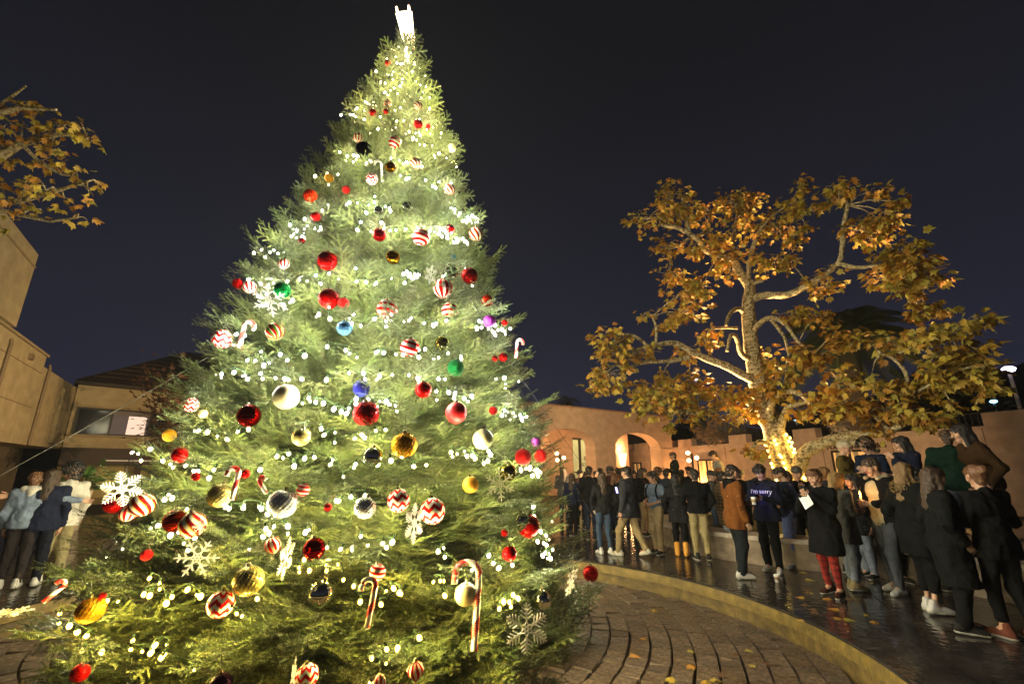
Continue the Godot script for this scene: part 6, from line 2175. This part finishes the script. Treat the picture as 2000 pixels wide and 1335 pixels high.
func build_people() -> void:
	var black := cloth(lin(0.008, 0.008, 0.009))
	var navy := cloth(lin(0.014, 0.018, 0.04))
	var char_ := cloth(lin(0.018, 0.018, 0.02))
	var jeans := cloth(lin(0.05, 0.075, 0.13))
	var pale_jeans := cloth(lin(0.22, 0.25, 0.3))
	var khaki := cloth(lin(0.32, 0.235, 0.12))
	var white := cloth(lin(0.62, 0.58, 0.5))
	var grey := cloth(lin(0.14, 0.135, 0.13))
	var white_shoe := mat("white_leather", lin(0.5, 0.48, 0.45), 0.5)
	var dark_shoe := cloth(lin(0.03, 0.028, 0.026))
	# front rows on the right, from the fir outwards
	person("person in blue jeans with back turned, nearest the fir", {"where": on_level(1183, 1082), "tall": 1.64, "face": 200.0, "top": char_, "legs": jeans, "hair": "long", "hair_mat": hair_mat("brown"), "shoes": white_shoe, "arms": "pockets"})
	person("person in dark puffy coat and khaki trousers striding left", {"where": on_level(1236, 1087), "tall": 1.76, "face": 238.0, "stride": 0.15, "top": cloth(lin(0.035, 0.037, 0.045)), "hem": 0.42, "fat": 0.04, "legs": khaki, "leg_fat": 0.022, "hair": "short", "shoes": mat("pale_trainer", lin(0.45, 0.42, 0.34), 0.6), "arms": "down"})
	person("person in blue grey T-shirt with backpack straps, looking left", {"where": on_level(1288, 1081), "tall": 1.66, "face": -40.0, "look": Vector2(-0.4, 0.12), "top": cloth(lin(0.13, 0.17, 0.25)), "top_name": "t_shirt", "sleeve": 0.75, "fat": 0.012, "legs": cloth(lin(0.27, 0.2, 0.11)), "leg_fat": 0.026, "hair": "fringe", "skin": "tan", "arms": "hip", "bag": black})
	var hood := {"where": on_level(1333, 1086), "tall": 1.6, "face": 176.0, "top": char_, "hem": 0.4, "fat": 0.03, "legs": black, "hair": "long", "hair_mat": hair_mat("ink"), "shoes": mat("yellow_boot", lin(0.6, 0.27, 0.03), 0.5), "boots": true, "hood": char_, "arms": "pockets"}
	person("person in charcoal hoodie with lettered back and yellow boots", hood)
	print_on(hood, ["DE'ELLA", "peace to you"], 0.058, 0.55, -1.0)
	person("person in black jacket and light tan trousers, back turned", {"where": on_level(1374, 1094), "tall": 1.7, "face": 190.0, "top": black, "fat": 0.028, "hem": 0.5, "legs": cloth(lin(0.33, 0.26, 0.13)), "leg_fat": 0.018, "hair": "short", "arms": "pockets", "wide": 1.08})
	person("person in plaid overshirt half hidden behind the brown jacket", {"where": on_level(1428, 1088), "tall": 1.66, "face": 120.0, "top": plaid(), "hem": 0.36, "fat": 0.026, "legs": pale_jeans, "hair": "bun", "arms": "candle"})
	person("person in rust brown jacket and black trousers looking right", {"where": on_level(1452, 1128), "tall": 1.77, "face": 118.0, "look": Vector2(0.25, 0.3), "top": cloth(lin(0.17, 0.06, 0.014)), "fat": 0.034, "hem": 0.42, "legs": cloth(lin(0.014, 0.018, 0.02)), "leg_fat": 0.026, "hair": "short", "shoes": white_shoe, "hood": black, "arms": "cup", "grips": 1})
	var phone := {"where": on_level(1514, 1117), "tall": 1.78, "face": -18.0, "look": Vector2(-0.1, 0.5), "top": cloth(lin(0.013, 0.015, 0.03)), "top_name": "sweatshirt", "fat": 0.028, "hem": 0.46, "legs": black, "leg_fat": 0.02, "hair": "fringe", "shoes": white_shoe, "arms": "phone", "grips": 3}
	person("person in dark lettered sweatshirt bent over a lit phone", phone)
	print_on(phone, ["I'm sorry", "to you!"], 0.085, 0.735, 1.0)
	person("person in blue lit jeans standing behind the lettered sweatshirt", {"where": on_level(1556, 1108), "tall": 1.74, "face": -60.0, "look": Vector2(-0.3, 0.35), "top": navy, "fat": 0.024, "legs": cloth(lin(0.1, 0.13, 0.3)), "hair": "short", "shoes": cloth(lin(0.3, 0.31, 0.36)), "arms": "hip"})
	var boy := {"where": on_level(1633, 1163), "tall": 1.7, "face": -28.0, "look": Vector2(-0.2, 0.02), "top": black, "top_name": "coat", "fat": 0.035, "hem": 0.315, "legs": redplaid(), "leg_name": "tights", "leg_fat": 0.004, "hair": "fringe", "hair_mat": hair_mat("auburn"), "arms": "photo", "grips": 3, "shoes": cloth(lin(0.05, 0.02, 0.015)), "stride": 0.035}
	person("person in black coat and red patterned tights raising a phone", boy)
	var cap := {"where": on_level(1585, 1100), "tall": 1.74, "face": 8.0, "look": Vector2(0.2, 0.15), "top": black, "fat": 0.022, "legs": black, "hair": "cap", "hair_mat": hair_mat("hat"), "arms": "photo", "grips": 3, "shoes": white_shoe}
	person("person in black cap behind the raised phone", cap)
	person("person with long blonde hair and grey cardigan, cropped jeans", {"where": on_level(1672, 1152), "tall": 1.66, "face": 128.0, "look": Vector2(0.1, 0.1), "top": grey, "top_name": "cardigan", "fat": 0.024, "hem": 0.38, "legs": pale_jeans, "leg_fat": 0.022, "leg_share": 0.8, "hair": "long", "hair_mat": hair_mat("blonde"), "shoes": cloth(lin(0.3, 0.24, 0.12)), "arms": "candle"})
	var candle := {"where": on_level(1702, 1128), "tall": 1.62, "face": -35.0, "look": Vector2(-0.3, 0.2), "top": char_, "fat": 0.024, "hem": 0.4, "legs": pale_jeans, "leg_fat": 0.02, "hair": "long", "hair_mat": hair_mat("ink"), "arms": "one_up", "grips": 2}
	person("person in dark jacket holding up a burning candle", candle)
	var hoodie := {"where": on_level(1757, 1158), "tall": 1.86, "face": -42.0, "look": Vector2(-0.15, 0.22), "top": cloth(lin(0.5, 0.42, 0.27)), "top_name": "hoodie", "fat": 0.02, "hem": 0.47, "legs": cloth(lin(0.075, 0.085, 0.1)), "leg_fat": 0.018, "hair": "short", "hair_mat": hair_mat("brown"), "hood": cloth(lin(0.5, 0.42, 0.27)), "arms": "candle", "grips": 3, "stride": 0.05, "shoes": white_shoe}
	open_jacket(person("tall person in cream hoodie under dark jacket, holding a candle", hoodie), hoodie, black)
	person("person with blonde hair and fur hood, bare ankle, white sneakers", {"where": on_level(1826, 1196), "tall": 1.78, "face": 132.0, "look": Vector2(0.2, 0.1), "top": cloth(lin(0.007, 0.008, 0.008)), "top_name": "coat", "fat": 0.045, "hem": 0.36, "legs": black, "leg_fat": 0.02, "leg_share": 0.55, "hair": "long", "hair_mat": hair_mat("fair"), "hood": cloth(lin(0.3, 0.2, 0.08)), "fur": true, "shoes": white_shoe, "arms": "pockets"})
	person("person in long black coat in front of the fur hood", {"where": on_level(1893, 1236), "tall": 1.72, "face": 112.0, "look": Vector2(0.3, 0.1), "top": cloth(lin(0.007, 0.008, 0.008)), "top_name": "coat", "fat": 0.04, "hem": 0.27, "legs": black, "leg_fat": 0.024, "hair": "long", "hair_mat": hair_mat("brown"), "arms": "pockets"})
	person("person with brown bun and dark top cut by right edge", {"where": on_level(1996, 1250), "tall": 1.74, "face": 225.0, "look": Vector2(-0.2, 0.1), "top": black, "fat": 0.022, "hem": 0.44, "legs": black, "leg_share": 0.75, "hair": "bun", "hair_mat": hair_mat("auburn"), "arms": "candle", "shoes": cloth(lin(0.16, 0.05, 0.03))})
	# those who stand on the planter wall
	for e in [
		["person in olive jacket and khaki cap on the planter wall", {"at": [1652, 905, 10.75], "tall": 1.7, "face": 70.0, "look": Vector2(0.2, 0.1), "top": cloth(lin(0.1, 0.075, 0.02)), "hair": "cap", "hair_mat": hair_mat("khaki"), "legs": char_, "arms": "candle"}],
		["person in navy T-shirt looking down on the planter wall", {"at": [1702, 905, 10.6], "tall": 1.72, "face": -25.0, "look": Vector2(-0.4, 0.5), "top": cloth(lin(0.012, 0.02, 0.04)), "top_name": "t_shirt", "sleeve": 0.8, "legs": grey, "hair": "curly", "arms": "phone"}],
		["person with long dark hair and hand at chin, up on wall", {"at": [1772, 905, 10.35], "tall": 1.74, "face": -50.0, "look": Vector2(-0.5, 0.2), "top": navy, "fat": 0.03, "legs": black, "hair": "long", "arms": "chin"}],
		["person in dark green sweater seen from behind on wall", {"at": [1862, 905, 10.1], "tall": 1.8, "face": 184.0, "look": Vector2(0.1, -0.05), "top": cloth(lin(0.006, 0.024, 0.014)), "top_name": "sweater", "fat": 0.034, "wide": 1.12, "hem": 0.48, "legs": pale_jeans, "leg_fat": 0.024, "hair": "short", "hair_mat": hair_mat("brown"), "arms": "hip", "stride": 0.08}],
		["tallest person on wall, long hair, brown jacket, leaning left", {"at": [1922, 905, 9.9], "tall": 1.86, "face": -62.0, "look": Vector2(-0.3, 0.2), "lean": Vector2(0, 0.08), "top": cloth(lin(0.05, 0.026, 0.01)), "fat": 0.034, "legs": black, "hair": "long", "arms": "pockets"}],
		["person in dark jacket standing raised beside the arcade pillar", {"at": [1318, 915, 16.5], "tall": 1.76, "face": -80.0, "top": cloth(lin(0.03, 0.036, 0.03)), "fat": 0.03, "legs": black, "hair": "short", "hair_mat": hair_mat("brown"), "arms": "phone"}],
		["person in pale grey hoodie bending over, raised behind the crowd", {"at": [1407, 905, 14.2], "tall": 1.7, "face": -70.0, "look": Vector2(0, 0.55), "lean": Vector2(0, 0.07), "top": cloth(lin(0.42, 0.38, 0.3)), "fat": 0.026, "legs": pale_jeans, "hair": "short", "arms": "candle"}],
	]:
		var d: Dictionary = e[1]
		var p := at(d.at[0], d.at[1], d.at[2])
		p.y = 0.5
		d.where = p
		person(e[0], d)
	# the crowd between the fir and the arcade
	var r := RandomNumberGenerator.new()
	r.seed = 31
	var tops := [black, navy, char_, cloth(lin(0.05, 0.045, 0.04)), cloth(lin(0.07, 0.03, 0.025)), cloth(lin(0.09, 0.085, 0.08)), cloth(lin(0.03, 0.04, 0.06))]
	var legs := [black, jeans, char_, khaki, navy]
	var hairs := [["short", "black"], ["long", "brown"], ["short", "brown"], ["long", "auburn"], ["bun", "black"], ["fringe", "black"], ["long", "ink"], ["curly", "black"], ["cap", "hat"]]
	var rest := [
		[1116, 13.0, 150, "person in dark jacket peeping out behind the fir's right edge"], [1132, 14.5, 20, "person facing the tree by the wall lamp's left, head lowest"], [1150, 12.4, 165, "person in black at the crowd's left, behind the guy wires"], [1164, 15.5, -30, "person below the lit window, just left of its frame"], [1172, 18.0, 170, "person far back under the lit auditorium window"], [1200, 12.6, 120, "person with reddish hair turned right beside the striding coat"], [1214, 15.8, 200, "person behind the striding coat, near the cone lamp"], [1206, 20.0, 160, "person farthest back beneath the cone-shaped lamp"], [1238, 17.6, 10, "person below the right arch facing the tree"], [1254, 13.4, 60, "person behind the blue grey T-shirt, looking right"], [1268, 19.0, 150, "person far back under the right arch opening"], [1300, 14.0, 185, "person between the T-shirt and the lettered hoodie"], [1346, 14.8, 30, "person behind the black jacket, beside the pillar foot"], [1386, 12.6, 100, "person behind the tan trousers, turned right"], [1402, 13.8, 175, "person under the bending grey hoodie"], [1420, 12.0, 80, "person with bun in front of the lit door"], [1444, 12.8, 165, "person behind the rust brown jacket's shoulder"], [1486, 12.2, 40, "person between brown jacket and sweatshirt, further back"], [1536, 11.4, -20, "person behind the sweatshirt beside the lit trunk"], [1608, 10.2, 170, "person with light brown hair behind the raised phone"], [1732, 9.9, 60, "person in shadow between the candle holder and cream hoodie"], [1790, 9.6, 150, "person in shadow behind the fur hood"], [1190, 14.2, 130, "person in the thick of the crowd left of the cone lamp"], [1226, 14.0, 175, "person right behind the puffy coat"], [1284, 16.4, 90, "person in the gap before the right pillar"], [1140, 16.8, 160, "person far back by the first arch's pillar"], [1330, 18.2, 140, "person far back at the corner of the arcade"], [1100, 15.6, 170, "person glimpsed through the fir's right twigs"],
	]
	var i := 0
	for c in rest:
		var p := at(c[0], 917, c[1])
		p.y = 0.0
		var hr: Array = hairs[(i * 4 + 1) % hairs.size()]
		if "reddish" in c[3]:
			hr = ["long", "auburn"]
		elif "bun" in c[3]:
			hr = ["bun", "black"]
		elif "light brown" in c[3]:
			hr = ["short", "fair"]
		var pose: String = ["down", "pockets", "candle", "phone"][i % 4]
		var face: float = c[2]
		person(c[3], {"where": p, "tall": [1.6, 1.7, 1.78, 1.66, 1.74][i % 5], "face": face, "look": Vector2([0.3, -0.3, 0.0][i % 3], 0.1), "top": tops[(i * 3 + 1) % tops.size()], "fat": [0.02, 0.034][i % 2], "legs": legs[(i * 2) % legs.size()], "hair": hr[0], "hair_mat": hair_mat(hr[1]), "arms": pose, "skin": ["fair", "tan", "fair", "brown"][(i / 2) % 4]}.merged({"bag": tops[(i + 2) % tops.size()]} if i % 4 == 1 else {}))
		i += 1
	# three friends with their arms round each other at the left edge
	var denim := {"where": on_level(12, 1150), "tall": 1.66, "face": 172.0, "top": cloth(lin(0.2, 0.25, 0.34)), "fat": 0.034, "hem": 0.5, "legs": cloth(lin(0.03, 0.024, 0.026)), "hair": "short", "hair_mat": hair_mat("auburn"), "arms": "hug_right", "shoes": white_shoe, "hood": white, "look": Vector2(-0.3, 0.0), "group": "three friends at the left edge"}
	person("person in pale denim jacket hugging the next, at left edge", denim)
	person("person in navy jacket, middle of the hugging three", {"where": on_level(48, 1146), "tall": 1.7, "face": 178.0, "top": navy, "fat": 0.03, "hem": 0.46, "legs": cloth(lin(0.012, 0.014, 0.025)), "leg_fat": 0.02, "hair": "long", "hair_mat": hair_mat("brown"), "arms": "down", "look": Vector2(-0.4, 0.1), "shoes": white_shoe, "group": "three friends at the left edge"})
	person("person with dark curls, cream top and khaki trousers", {"where": on_level(88, 1138), "tall": 1.78, "face": 196.0, "top": white, "top_name": "shirt", "fat": 0.022, "hem": 0.46, "legs": cloth(lin(0.3, 0.25, 0.13)), "leg_fat": 0.024, "hair": "curly", "hair_mat": hair_mat("ink"), "arms": "hug_left", "look": Vector2(0.5, 0.2), "shoes": white_shoe, "group": "three friends at the left edge"})
	held_things(phone, boy, cap, candle, hoodie)

func plaid() -> StandardMaterial3D:
	return woven("plaid_cloth", Color(0.16, 0.13, 0.08), Color(0.42, 0.34, 0.2), 12)

func redplaid() -> StandardMaterial3D:
	return woven("tights_cloth", Color(0.55, 0.12, 0.05), Color(0.33, 0.05, 0.03), 9)

func woven(key: String, a: Color, b: Color, n: int) -> StandardMaterial3D:
	if mats.has(key):
		return mats[key]
	var im := Image.create(64, 64, false, Image.FORMAT_RGB8)
	for y in 64:
		for x in 64:
			var k := 0.0
			if x * 4 % 64 < 24:
				k += 0.5
			if y * 4 % 64 < 24:
				k += 0.5
			im.set_pixel(x, y, a.lerp(b, k))
	var m := mat(key, Color.WHITE, 0.9)
	m.albedo_texture = ImageTexture.create_from_image(im)
	m.uv1_triplanar = true
	m.uv1_scale = Vector3.ONE * n * 0.3
	return m

func print_on(d: Dictionary, lines: Array, size: float, level: float, side: float) -> void:
	# lettering wrapped on the chest (side 1) or the back (side -1), a millimetre thick
	var s: Dictionary = d.frame
	var fat: float = d.fat
	var m := mat("print_white", lin(0.7, 0.7, 0.68), 0.8)
	for i in lines.size():
		var tm := TextMesh.new()
		tm.text = lines[i]
		tm.font_size = 24
		tm.pixel_size = size / 24.0 * (0.62 if i == 1 and side < 0.0 else 1.0)
		tm.depth = 0.002
		tm.font = SystemFont.new()
		tm.font.font_names = PackedStringArray(["Droid Sans"])
		var a := tm.get_mesh_arrays()
		var v: PackedVector3Array = a[Mesh.ARRAY_VERTEX]
		for k in v.size():
			var r := 0.098 + fat + 0.013
			var x := v[k].x
			var flat := 0.055 * TALL
			var out := r
			if absf(x) > flat:
				out = sqrt(maxf(r * r - pow(absf(x) - flat, 2.0), 0.0004))
			v[k] = Vector3(x * side, v[k].y + level * TALL - i * size * 1.15, (out + v[k].z) * side)
		a[Mesh.ARRAY_VERTEX] = v
		var am := ArrayMesh.new()
		am.add_surface_from_arrays(Mesh.PRIMITIVE_TRIANGLES, a)
		part("lettering", am, m, d.node)

func open_jacket(o: Node3D, d: Dictionary, m: Material) -> void:
	# a dark jacket worn open over the hoodie: sleeves, back and two front panels
	var s: Dictionary = d.frame
	var bones := torso_bones(s, 0.034, 1.0) + arm_bones(s, 0.026, 1.9)
	var carve := [[Vector3(s.chest.x, s.chest.y + 0.16, s.chest.z + 0.2), Vector3(s.pelvis.x, s.pelvis.y - 0.2, s.pelvis.z + 0.2), 0.125, 0.125]]
	part("open_jacket", net_mesh(nets(bones, 0.02, 0.035, 0.46 * TALL, 0.014, carve)), m, o)

func candle_at(p: Vector3, label: String) -> void:
	var o := thing("candle", label, "candle", p, 0.0, "candles held in the crowd")
	part("wax", lathe([Vector2(0.001, 0.09), Vector2(0.012, 0.09), Vector2(0.013, -0.06), Vector2(0.001, -0.06)], 10), mat("wax", lin(0.75, 0.7, 0.55), 0.4), o)
	part("drip_guard", lathe([Vector2(0.013, 0.012), Vector2(0.045, 0.022), Vector2(0.045, 0.019), Vector2(0.013, 0.008)], 14), mat("paper", lin(0.75, 0.73, 0.7), 0.9), o)
	var f := part("flame", lathe([Vector2(0.001, 0.052), Vector2(0.006, 0.034), Vector2(0.012, 0.012), Vector2(0.01, 0.0), Vector2(0.001, -0.006)], 10), glow("candle_flame", Color(1.0, 0.78, 0.36), 14.0), o, Transform3D(Basis(), Vector3(0, 0.1, 0)))
	lamp(f, Color(1.0, 0.7, 0.34), 0.07, 0.01, Vector3(0, 0.016, 0))

func held_things(phone: Dictionary, boy: Dictionary, cap: Dictionary, candle: Dictionary, hoodie: Dictionary) -> void:
	var slab := bevel_box(Vector3(0.075, 0.009, 0.152), 0.003)
	var glass := mat("phone_black", lin(0.01, 0.01, 0.012), 0.15)
	for h in [[phone, "lit phone in the hands of the lettered sweatshirt's wearer", 0.9, true], [boy, "dark phone raised by the person in red tights", 1.5, false], [cap, "phone held up beneath the black cap's brim", 1.5, false]]:
		var d: Dictionary = h[0]
		var p := (hand_of(d, 0) + hand_of(d, 1)) * 0.5
		var o := thing("phone", h[1], "phone", p, d.node.rotation.y)
		var t := Transform3D(Basis(Vector3.RIGHT, -h[2] + PI), Vector3.ZERO)
		part("case", slab, glass, o, t)
		var sc := part("screen", box(Vector3(0.066, 0.0015, 0.14)), glow("phone_screen", Color(0.75, 0.72, 1.0), 2.5) if h[3] else mat("screen_off", lin(0.02, 0.03, 0.03), 0.1), o, t * Transform3D(Basis(), Vector3(0, -0.0012, 0)))
		if h[3]:
			lamp(sc, Color(0.62, 0.58, 1.0), 0.11, 0.05, Vector3(0, -0.03, 0))
	var q := at(1204, 957, 11.4)
	var lit := thing("phone", "lit phone shining in the crowd left of the striding coat", "phone", q, 0.6)
	part("case", slab, glass, lit, Transform3D(Basis(Vector3.RIGHT, 1.3), Vector3.ZERO))
	part("screen", box(Vector3(0.066, 0.0015, 0.14)), glow("phone_screen", Color(0.75, 0.72, 1.0), 2.5), lit, Transform3D(Basis(Vector3.RIGHT, 1.3), Vector3.ZERO) * Transform3D(Basis(), Vector3(0, 0.0102, 0)))
	var o := thing("paper_sheet", "white folded programme sheet below the raised phone", "paper", hand_of(boy, 1, 0.06) + Vector3(0.0, -0.1, 0.05), boy.node.rotation.y)
	part("sheet", bevel_box(Vector3(0.15, 0.002, 0.2), 0.0005), mat("programme_paper", lin(0.72, 0.72, 0.75), 0.9), o, Transform3D(Basis(Vector3(0, 0, 1), 0.6) * Basis(Vector3.RIGHT, 1.25), Vector3.ZERO))
	candle_at(hand_of(candle, 1, 0.09) + Vector3(0, 0.05, 0), "burning candle held up by the person in the dark jacket")
	candle_at((hand_of(hoodie, 0) + hand_of(hoodie, 1)) * 0.5 + Vector3(0, 0.04, 0), "small candle between the hands of the cream hoodie's wearer")

# ---------- planter, floodlights, wires and small things ----------
func build_small_things() -> void:
	# ring-shaped planter wall round the sycamore
	var c := at(1556, 917, SYC)
	c.y = 0.0
	var o := thing("planter_wall", "low round stone planter wall around the sycamore", "planter", c)
	var stone := rough_mat("planter_stone", lin(0.3, 0.22, 0.15), 0.7, 0.9, 0.6)
	var body := ring_piece(2.95, 3.45, -0.13, 0.13, 0.0, 0.42, 0.01, 4)
	var capm := ring_piece(2.85, 3.52, -0.1285, 0.1285, 0.423, 0.5, 0.015, 4)
	for i in 24:
		var b := Basis(Vector3.UP, -TAU * i / 24)
		part("wall_block", body, stone, o, Transform3D(b, Vector3.ZERO))
		part("cap_stone", capm, rough_mat("planter_cap", lin(0.5, 0.42, 0.34), 0.5, 0.9, 0.7), o, Transform3D(b, Vector3.ZERO))
	part("soil", lathe([Vector2(0.001, 0.44), Vector2(2.9, 0.4)], 40), rough_mat("soil", lin(0.03, 0.022, 0.015), 0.95, 1.5, 0.4), o)
	# bench terrace to the right on which people stand
	var t := thing("terrace_step", "low stone terrace step behind the people at right", "step")
	var a := at(1700, 917, 10.45)
	var z := at(2130, 917, 9.3)
	var along := Vector3(z.x - a.x, 0, z.z - a.z)
	t.transform = facing(Vector3((a.x + z.x) * 0.5, 0, (a.z + z.z) * 0.5), along)
	var l := along.length()
	part("riser", box(Vector3(l, 0.42, 2.6)), stone, t, Transform3D(Basis(), Vector3(0, 0.21, -0.9)))
	for i in 5:
		part("cap_stone", bevel_box(Vector3(l / 5 - 0.01, 0.075, 2.7), 0.01), mats["planter_cap"], t, Transform3D(Basis(), Vector3(-l * 0.5 + l * (i + 0.5) / 5, 0.423, -0.88)))
	# floodlights: three heads on a pole, two of them
	for f in [[1352, 893, 15.6, "pole of three floodlights left of the lit door"], [1094, 893, 17.0, "pole of three floodlights seen at the fir's right edge"]]:
		var p := at(f[0], f[1], f[2])
		var pole := thing("floodlight_pole", f[3], "floodlight", Vector3(p.x, 0, p.z), atan2(-p.x, -p.z), "plaza floodlights")
		var dark := mat("flood_metal", lin(0.03, 0.03, 0.03), 0.5, 0.5)
		part("pole", tube([Vector3.ZERO, Vector3(0, p.y + 0.12, 0)], [0.035, 0.03], 8), dark, pole)
		for k in 3:
			var off: Vector3 = [Vector3(-0.11, 0.13, 0.05), Vector3(0.13, -0.02, 0.05), Vector3(-0.1, -0.1, 0.05)][k]
			var head := part("lamp_head", lathe([Vector2(0.001, -0.09), Vector2(0.05, -0.085), Vector2(0.085, 0.02), Vector2(0.085, 0.05), Vector2(0.07, 0.05)], 16), dark, pole, Transform3D(Basis(Vector3.RIGHT, PI * 0.5 - 0.2), Vector3(0, p.y, 0) + off))
			part("lamp_lens", lathe([Vector2(0.001, 0.05), Vector2(0.05, 0.045), Vector2(0.07, 0.03), Vector2(0.001, 0.03)], 16), glow("flood_lens", Color(1.0, 0.83, 0.6), 6.0), head)
			var s := SpotLight3D.new()
			s.name = "flood_light"
			s.light_color = Color(1.0, 0.82, 0.58)
			s.light_size = 0.06
			s.spot_range = 70.0
			s.spot_angle = 44.0 if k == 1 and f[0] > 1200 else 30.0
			s.spot_angle_attenuation = 0.8
			s.shadow_enabled = true
			pole.add_child(s, true)
			s.position = Vector3(0, p.y, 0) + off + Vector3(0, 0.02, 0.08)
			# heads turned on the left wings, the sycamore, the parapet wall and the arcade
			var aim: Vector3 = [at(90, 780, 28.0), at(1560, 600, SYC), at(1640, 870, 31.0)][k] if f[0] > 1200 else [at(140, 790, 30.0), at(1230, 830, 32.0), at(60, 300, 11.0)][k]
			var power: float = [190.0, 270.0, 95.0][k] if f[0] > 1200 else [150.0, 115.0, 14.0][k]
			s.light_energy = power
			if aim.distance_to(Vector3.ZERO) > Vector3(p.x, 0, p.z).length() and k > 0 and aim.y < 5.0:
				s.position.z = -0.3      # a head turned the other way
			s.look_at_from_position(pole.transform * s.position, aim, Vector3.UP)
	# guy wires that steady the fir
	var steel := mat("guy_steel", lin(0.3, 0.3, 0.25), 0.4, 0.6)
	var black := mat("guy_black", lin(0.03, 0.03, 0.03), 0.5, 0.3)
	var tie := FIR + Vector3(0, 5.4, 0)
	wire("pale guy wire running down to the left from the fir", tie + Vector3(-0.9, -0.9, 0.4), at(-40, 950, 8.2), steel, 0.009)
	var cleat := on_level(1302, 1127, -0.06)
	wire("black guy wire down the right side of the fir to the kerb", on_fir(905, 555, 1.06), on_level(1215, 1105, -0.02), black, 0.008)
	wire("thin second guy wire at the fir's right edge", on_fir(985, 690, 1.05), cleat, black, 0.005)
	var k := thing("cleat", "small metal wire cleat fixed to the kerb face", "cleat", cleat)
	part("ring", tube(smooth_path([Vector3(-0.03, 0, 0), Vector3(0, 0.035, 0), Vector3(0.03, 0, 0), Vector3(0, -0.035, 0), Vector3(-0.03, 0, 0)], 4), [0.007], 6), steel, k)
	part("plate", box(Vector3(0.07, 0.05, 0.02)), steel, k)
	# paper cups
	for q in [[on_level(1519, 1137), "white paper cup standing alone on the wet slabs"], [Vector3.INF, "white paper cup held by the person in the rust brown jacket"]]:
		var p: Vector3 = q[0]
		if p == Vector3.INF:
			p = at(1474, 985, 8.6)
		var cup := thing("paper_cup", q[1], "cup", p)
		part("cup", lathe([Vector2(0.041, 0.11), Vector2(0.043, 0.115), Vector2(0.043, 0.108), Vector2(0.03, 0.0), Vector2(0.001, 0.0)], 20), mat("cup_paper", lin(0.7, 0.68, 0.64), 0.7), cup)
		part("sleeve", lathe([Vector2(0.0405, 0.085), Vector2(0.0405, 0.085), Vector2(0.0365, 0.04), Vector2(0.0345, 0.04)], 20), mat("cup_sleeve", lin(0.3, 0.2, 0.12), 0.8), cup)
	# potted plant under the porch at left
	var pp := at(158, 960, 19.0)
	pp.y = 0.0
	var pot := thing("potted_plant", "green plant in a tall white pot by the porch", "potted plant", pp)
	part("pot", lathe([Vector2(0.25, 1.1), Vector2(0.28, 1.12), Vector2(0.26, 1.0), Vector2(0.14, 0.0), Vector2(0.001, 0.0)], 20), mat("pot_white", lin(0.6, 0.55, 0.45), 0.6), pot)
	var r := RandomNumberGenerator.new()
	r.seed = 3
	var pl: Array = []
	var tn: Array = []
	for i in 120:
		var u := Vector3(r.randfn(0, 0.3), absf(r.randfn(0, 0.22)), r.randfn(0, 0.3))
		var zz := (u + Vector3(0, -0.05, 0)).normalized()
		var x := Vector3.UP.cross(zz).normalized()
		pl.append(Transform3D(Basis(x, zz.cross(x), zz).scaled_local(Vector3.ONE * 0.22), Vector3(0, 1.15, 0) + u))
		tn.append(vary(lin(0.07, 0.17, 0.04), r))
	scatter("leaves", maple_leaf(), leaf_mat(), pl, tn, pot)
	# fallen leaves, each lying on its own
	for i in 46:
		var p: Vector3
		if i < 26:
			p = on_level(r.randf_range(1560, 1720), r.randf_range(1108, 1215)) + Vector3(0, 0.012, 0)
		else:
			p = on_level(r.randf_range(1230, 1560), r.randf_range(1190, 1330), LOW + 0.05)
			if Vector2(p.x - WELL.x, p.z - WELL.z).length() > WELL_R - 0.15:
				continue
			p.y = LOW + 0.052
		var lf := part("fallen_leaf", maple_leaf(), mat("leaf_shade_%d" % (i % 6), Color.WHITE, 0.6) if i % 3 else mat("leaf_brown", lin(0.1, 0.05, 0.02), 0.7), self, Transform3D(Basis(Vector3.UP, r.randf() * TAU).scaled(Vector3.ONE * r.randf_range(0.09, 0.15)), p))
		tag(lf, "fallen sycamore leaf lying flat on the wet plaza slabs" if i < 26 else "fallen sycamore leaf lying on the round cobbles", "leaf", "fallen leaves on the slabs" if i < 26 else "fallen leaves on the cobbles")

func wire(label: String, a: Vector3, b: Vector3, m: Material, th: float) -> void:
	var o := thing("guy_wire", label, "guy wire", a)
	var path: Array = []
	for i in 9:
		var t := i / 8.0
		path.append((b - a) * t - Vector3(0, 0.05 * sin(PI * t), 0))
	part("wire", tube(path, [th * 0.5], 6), m, o)
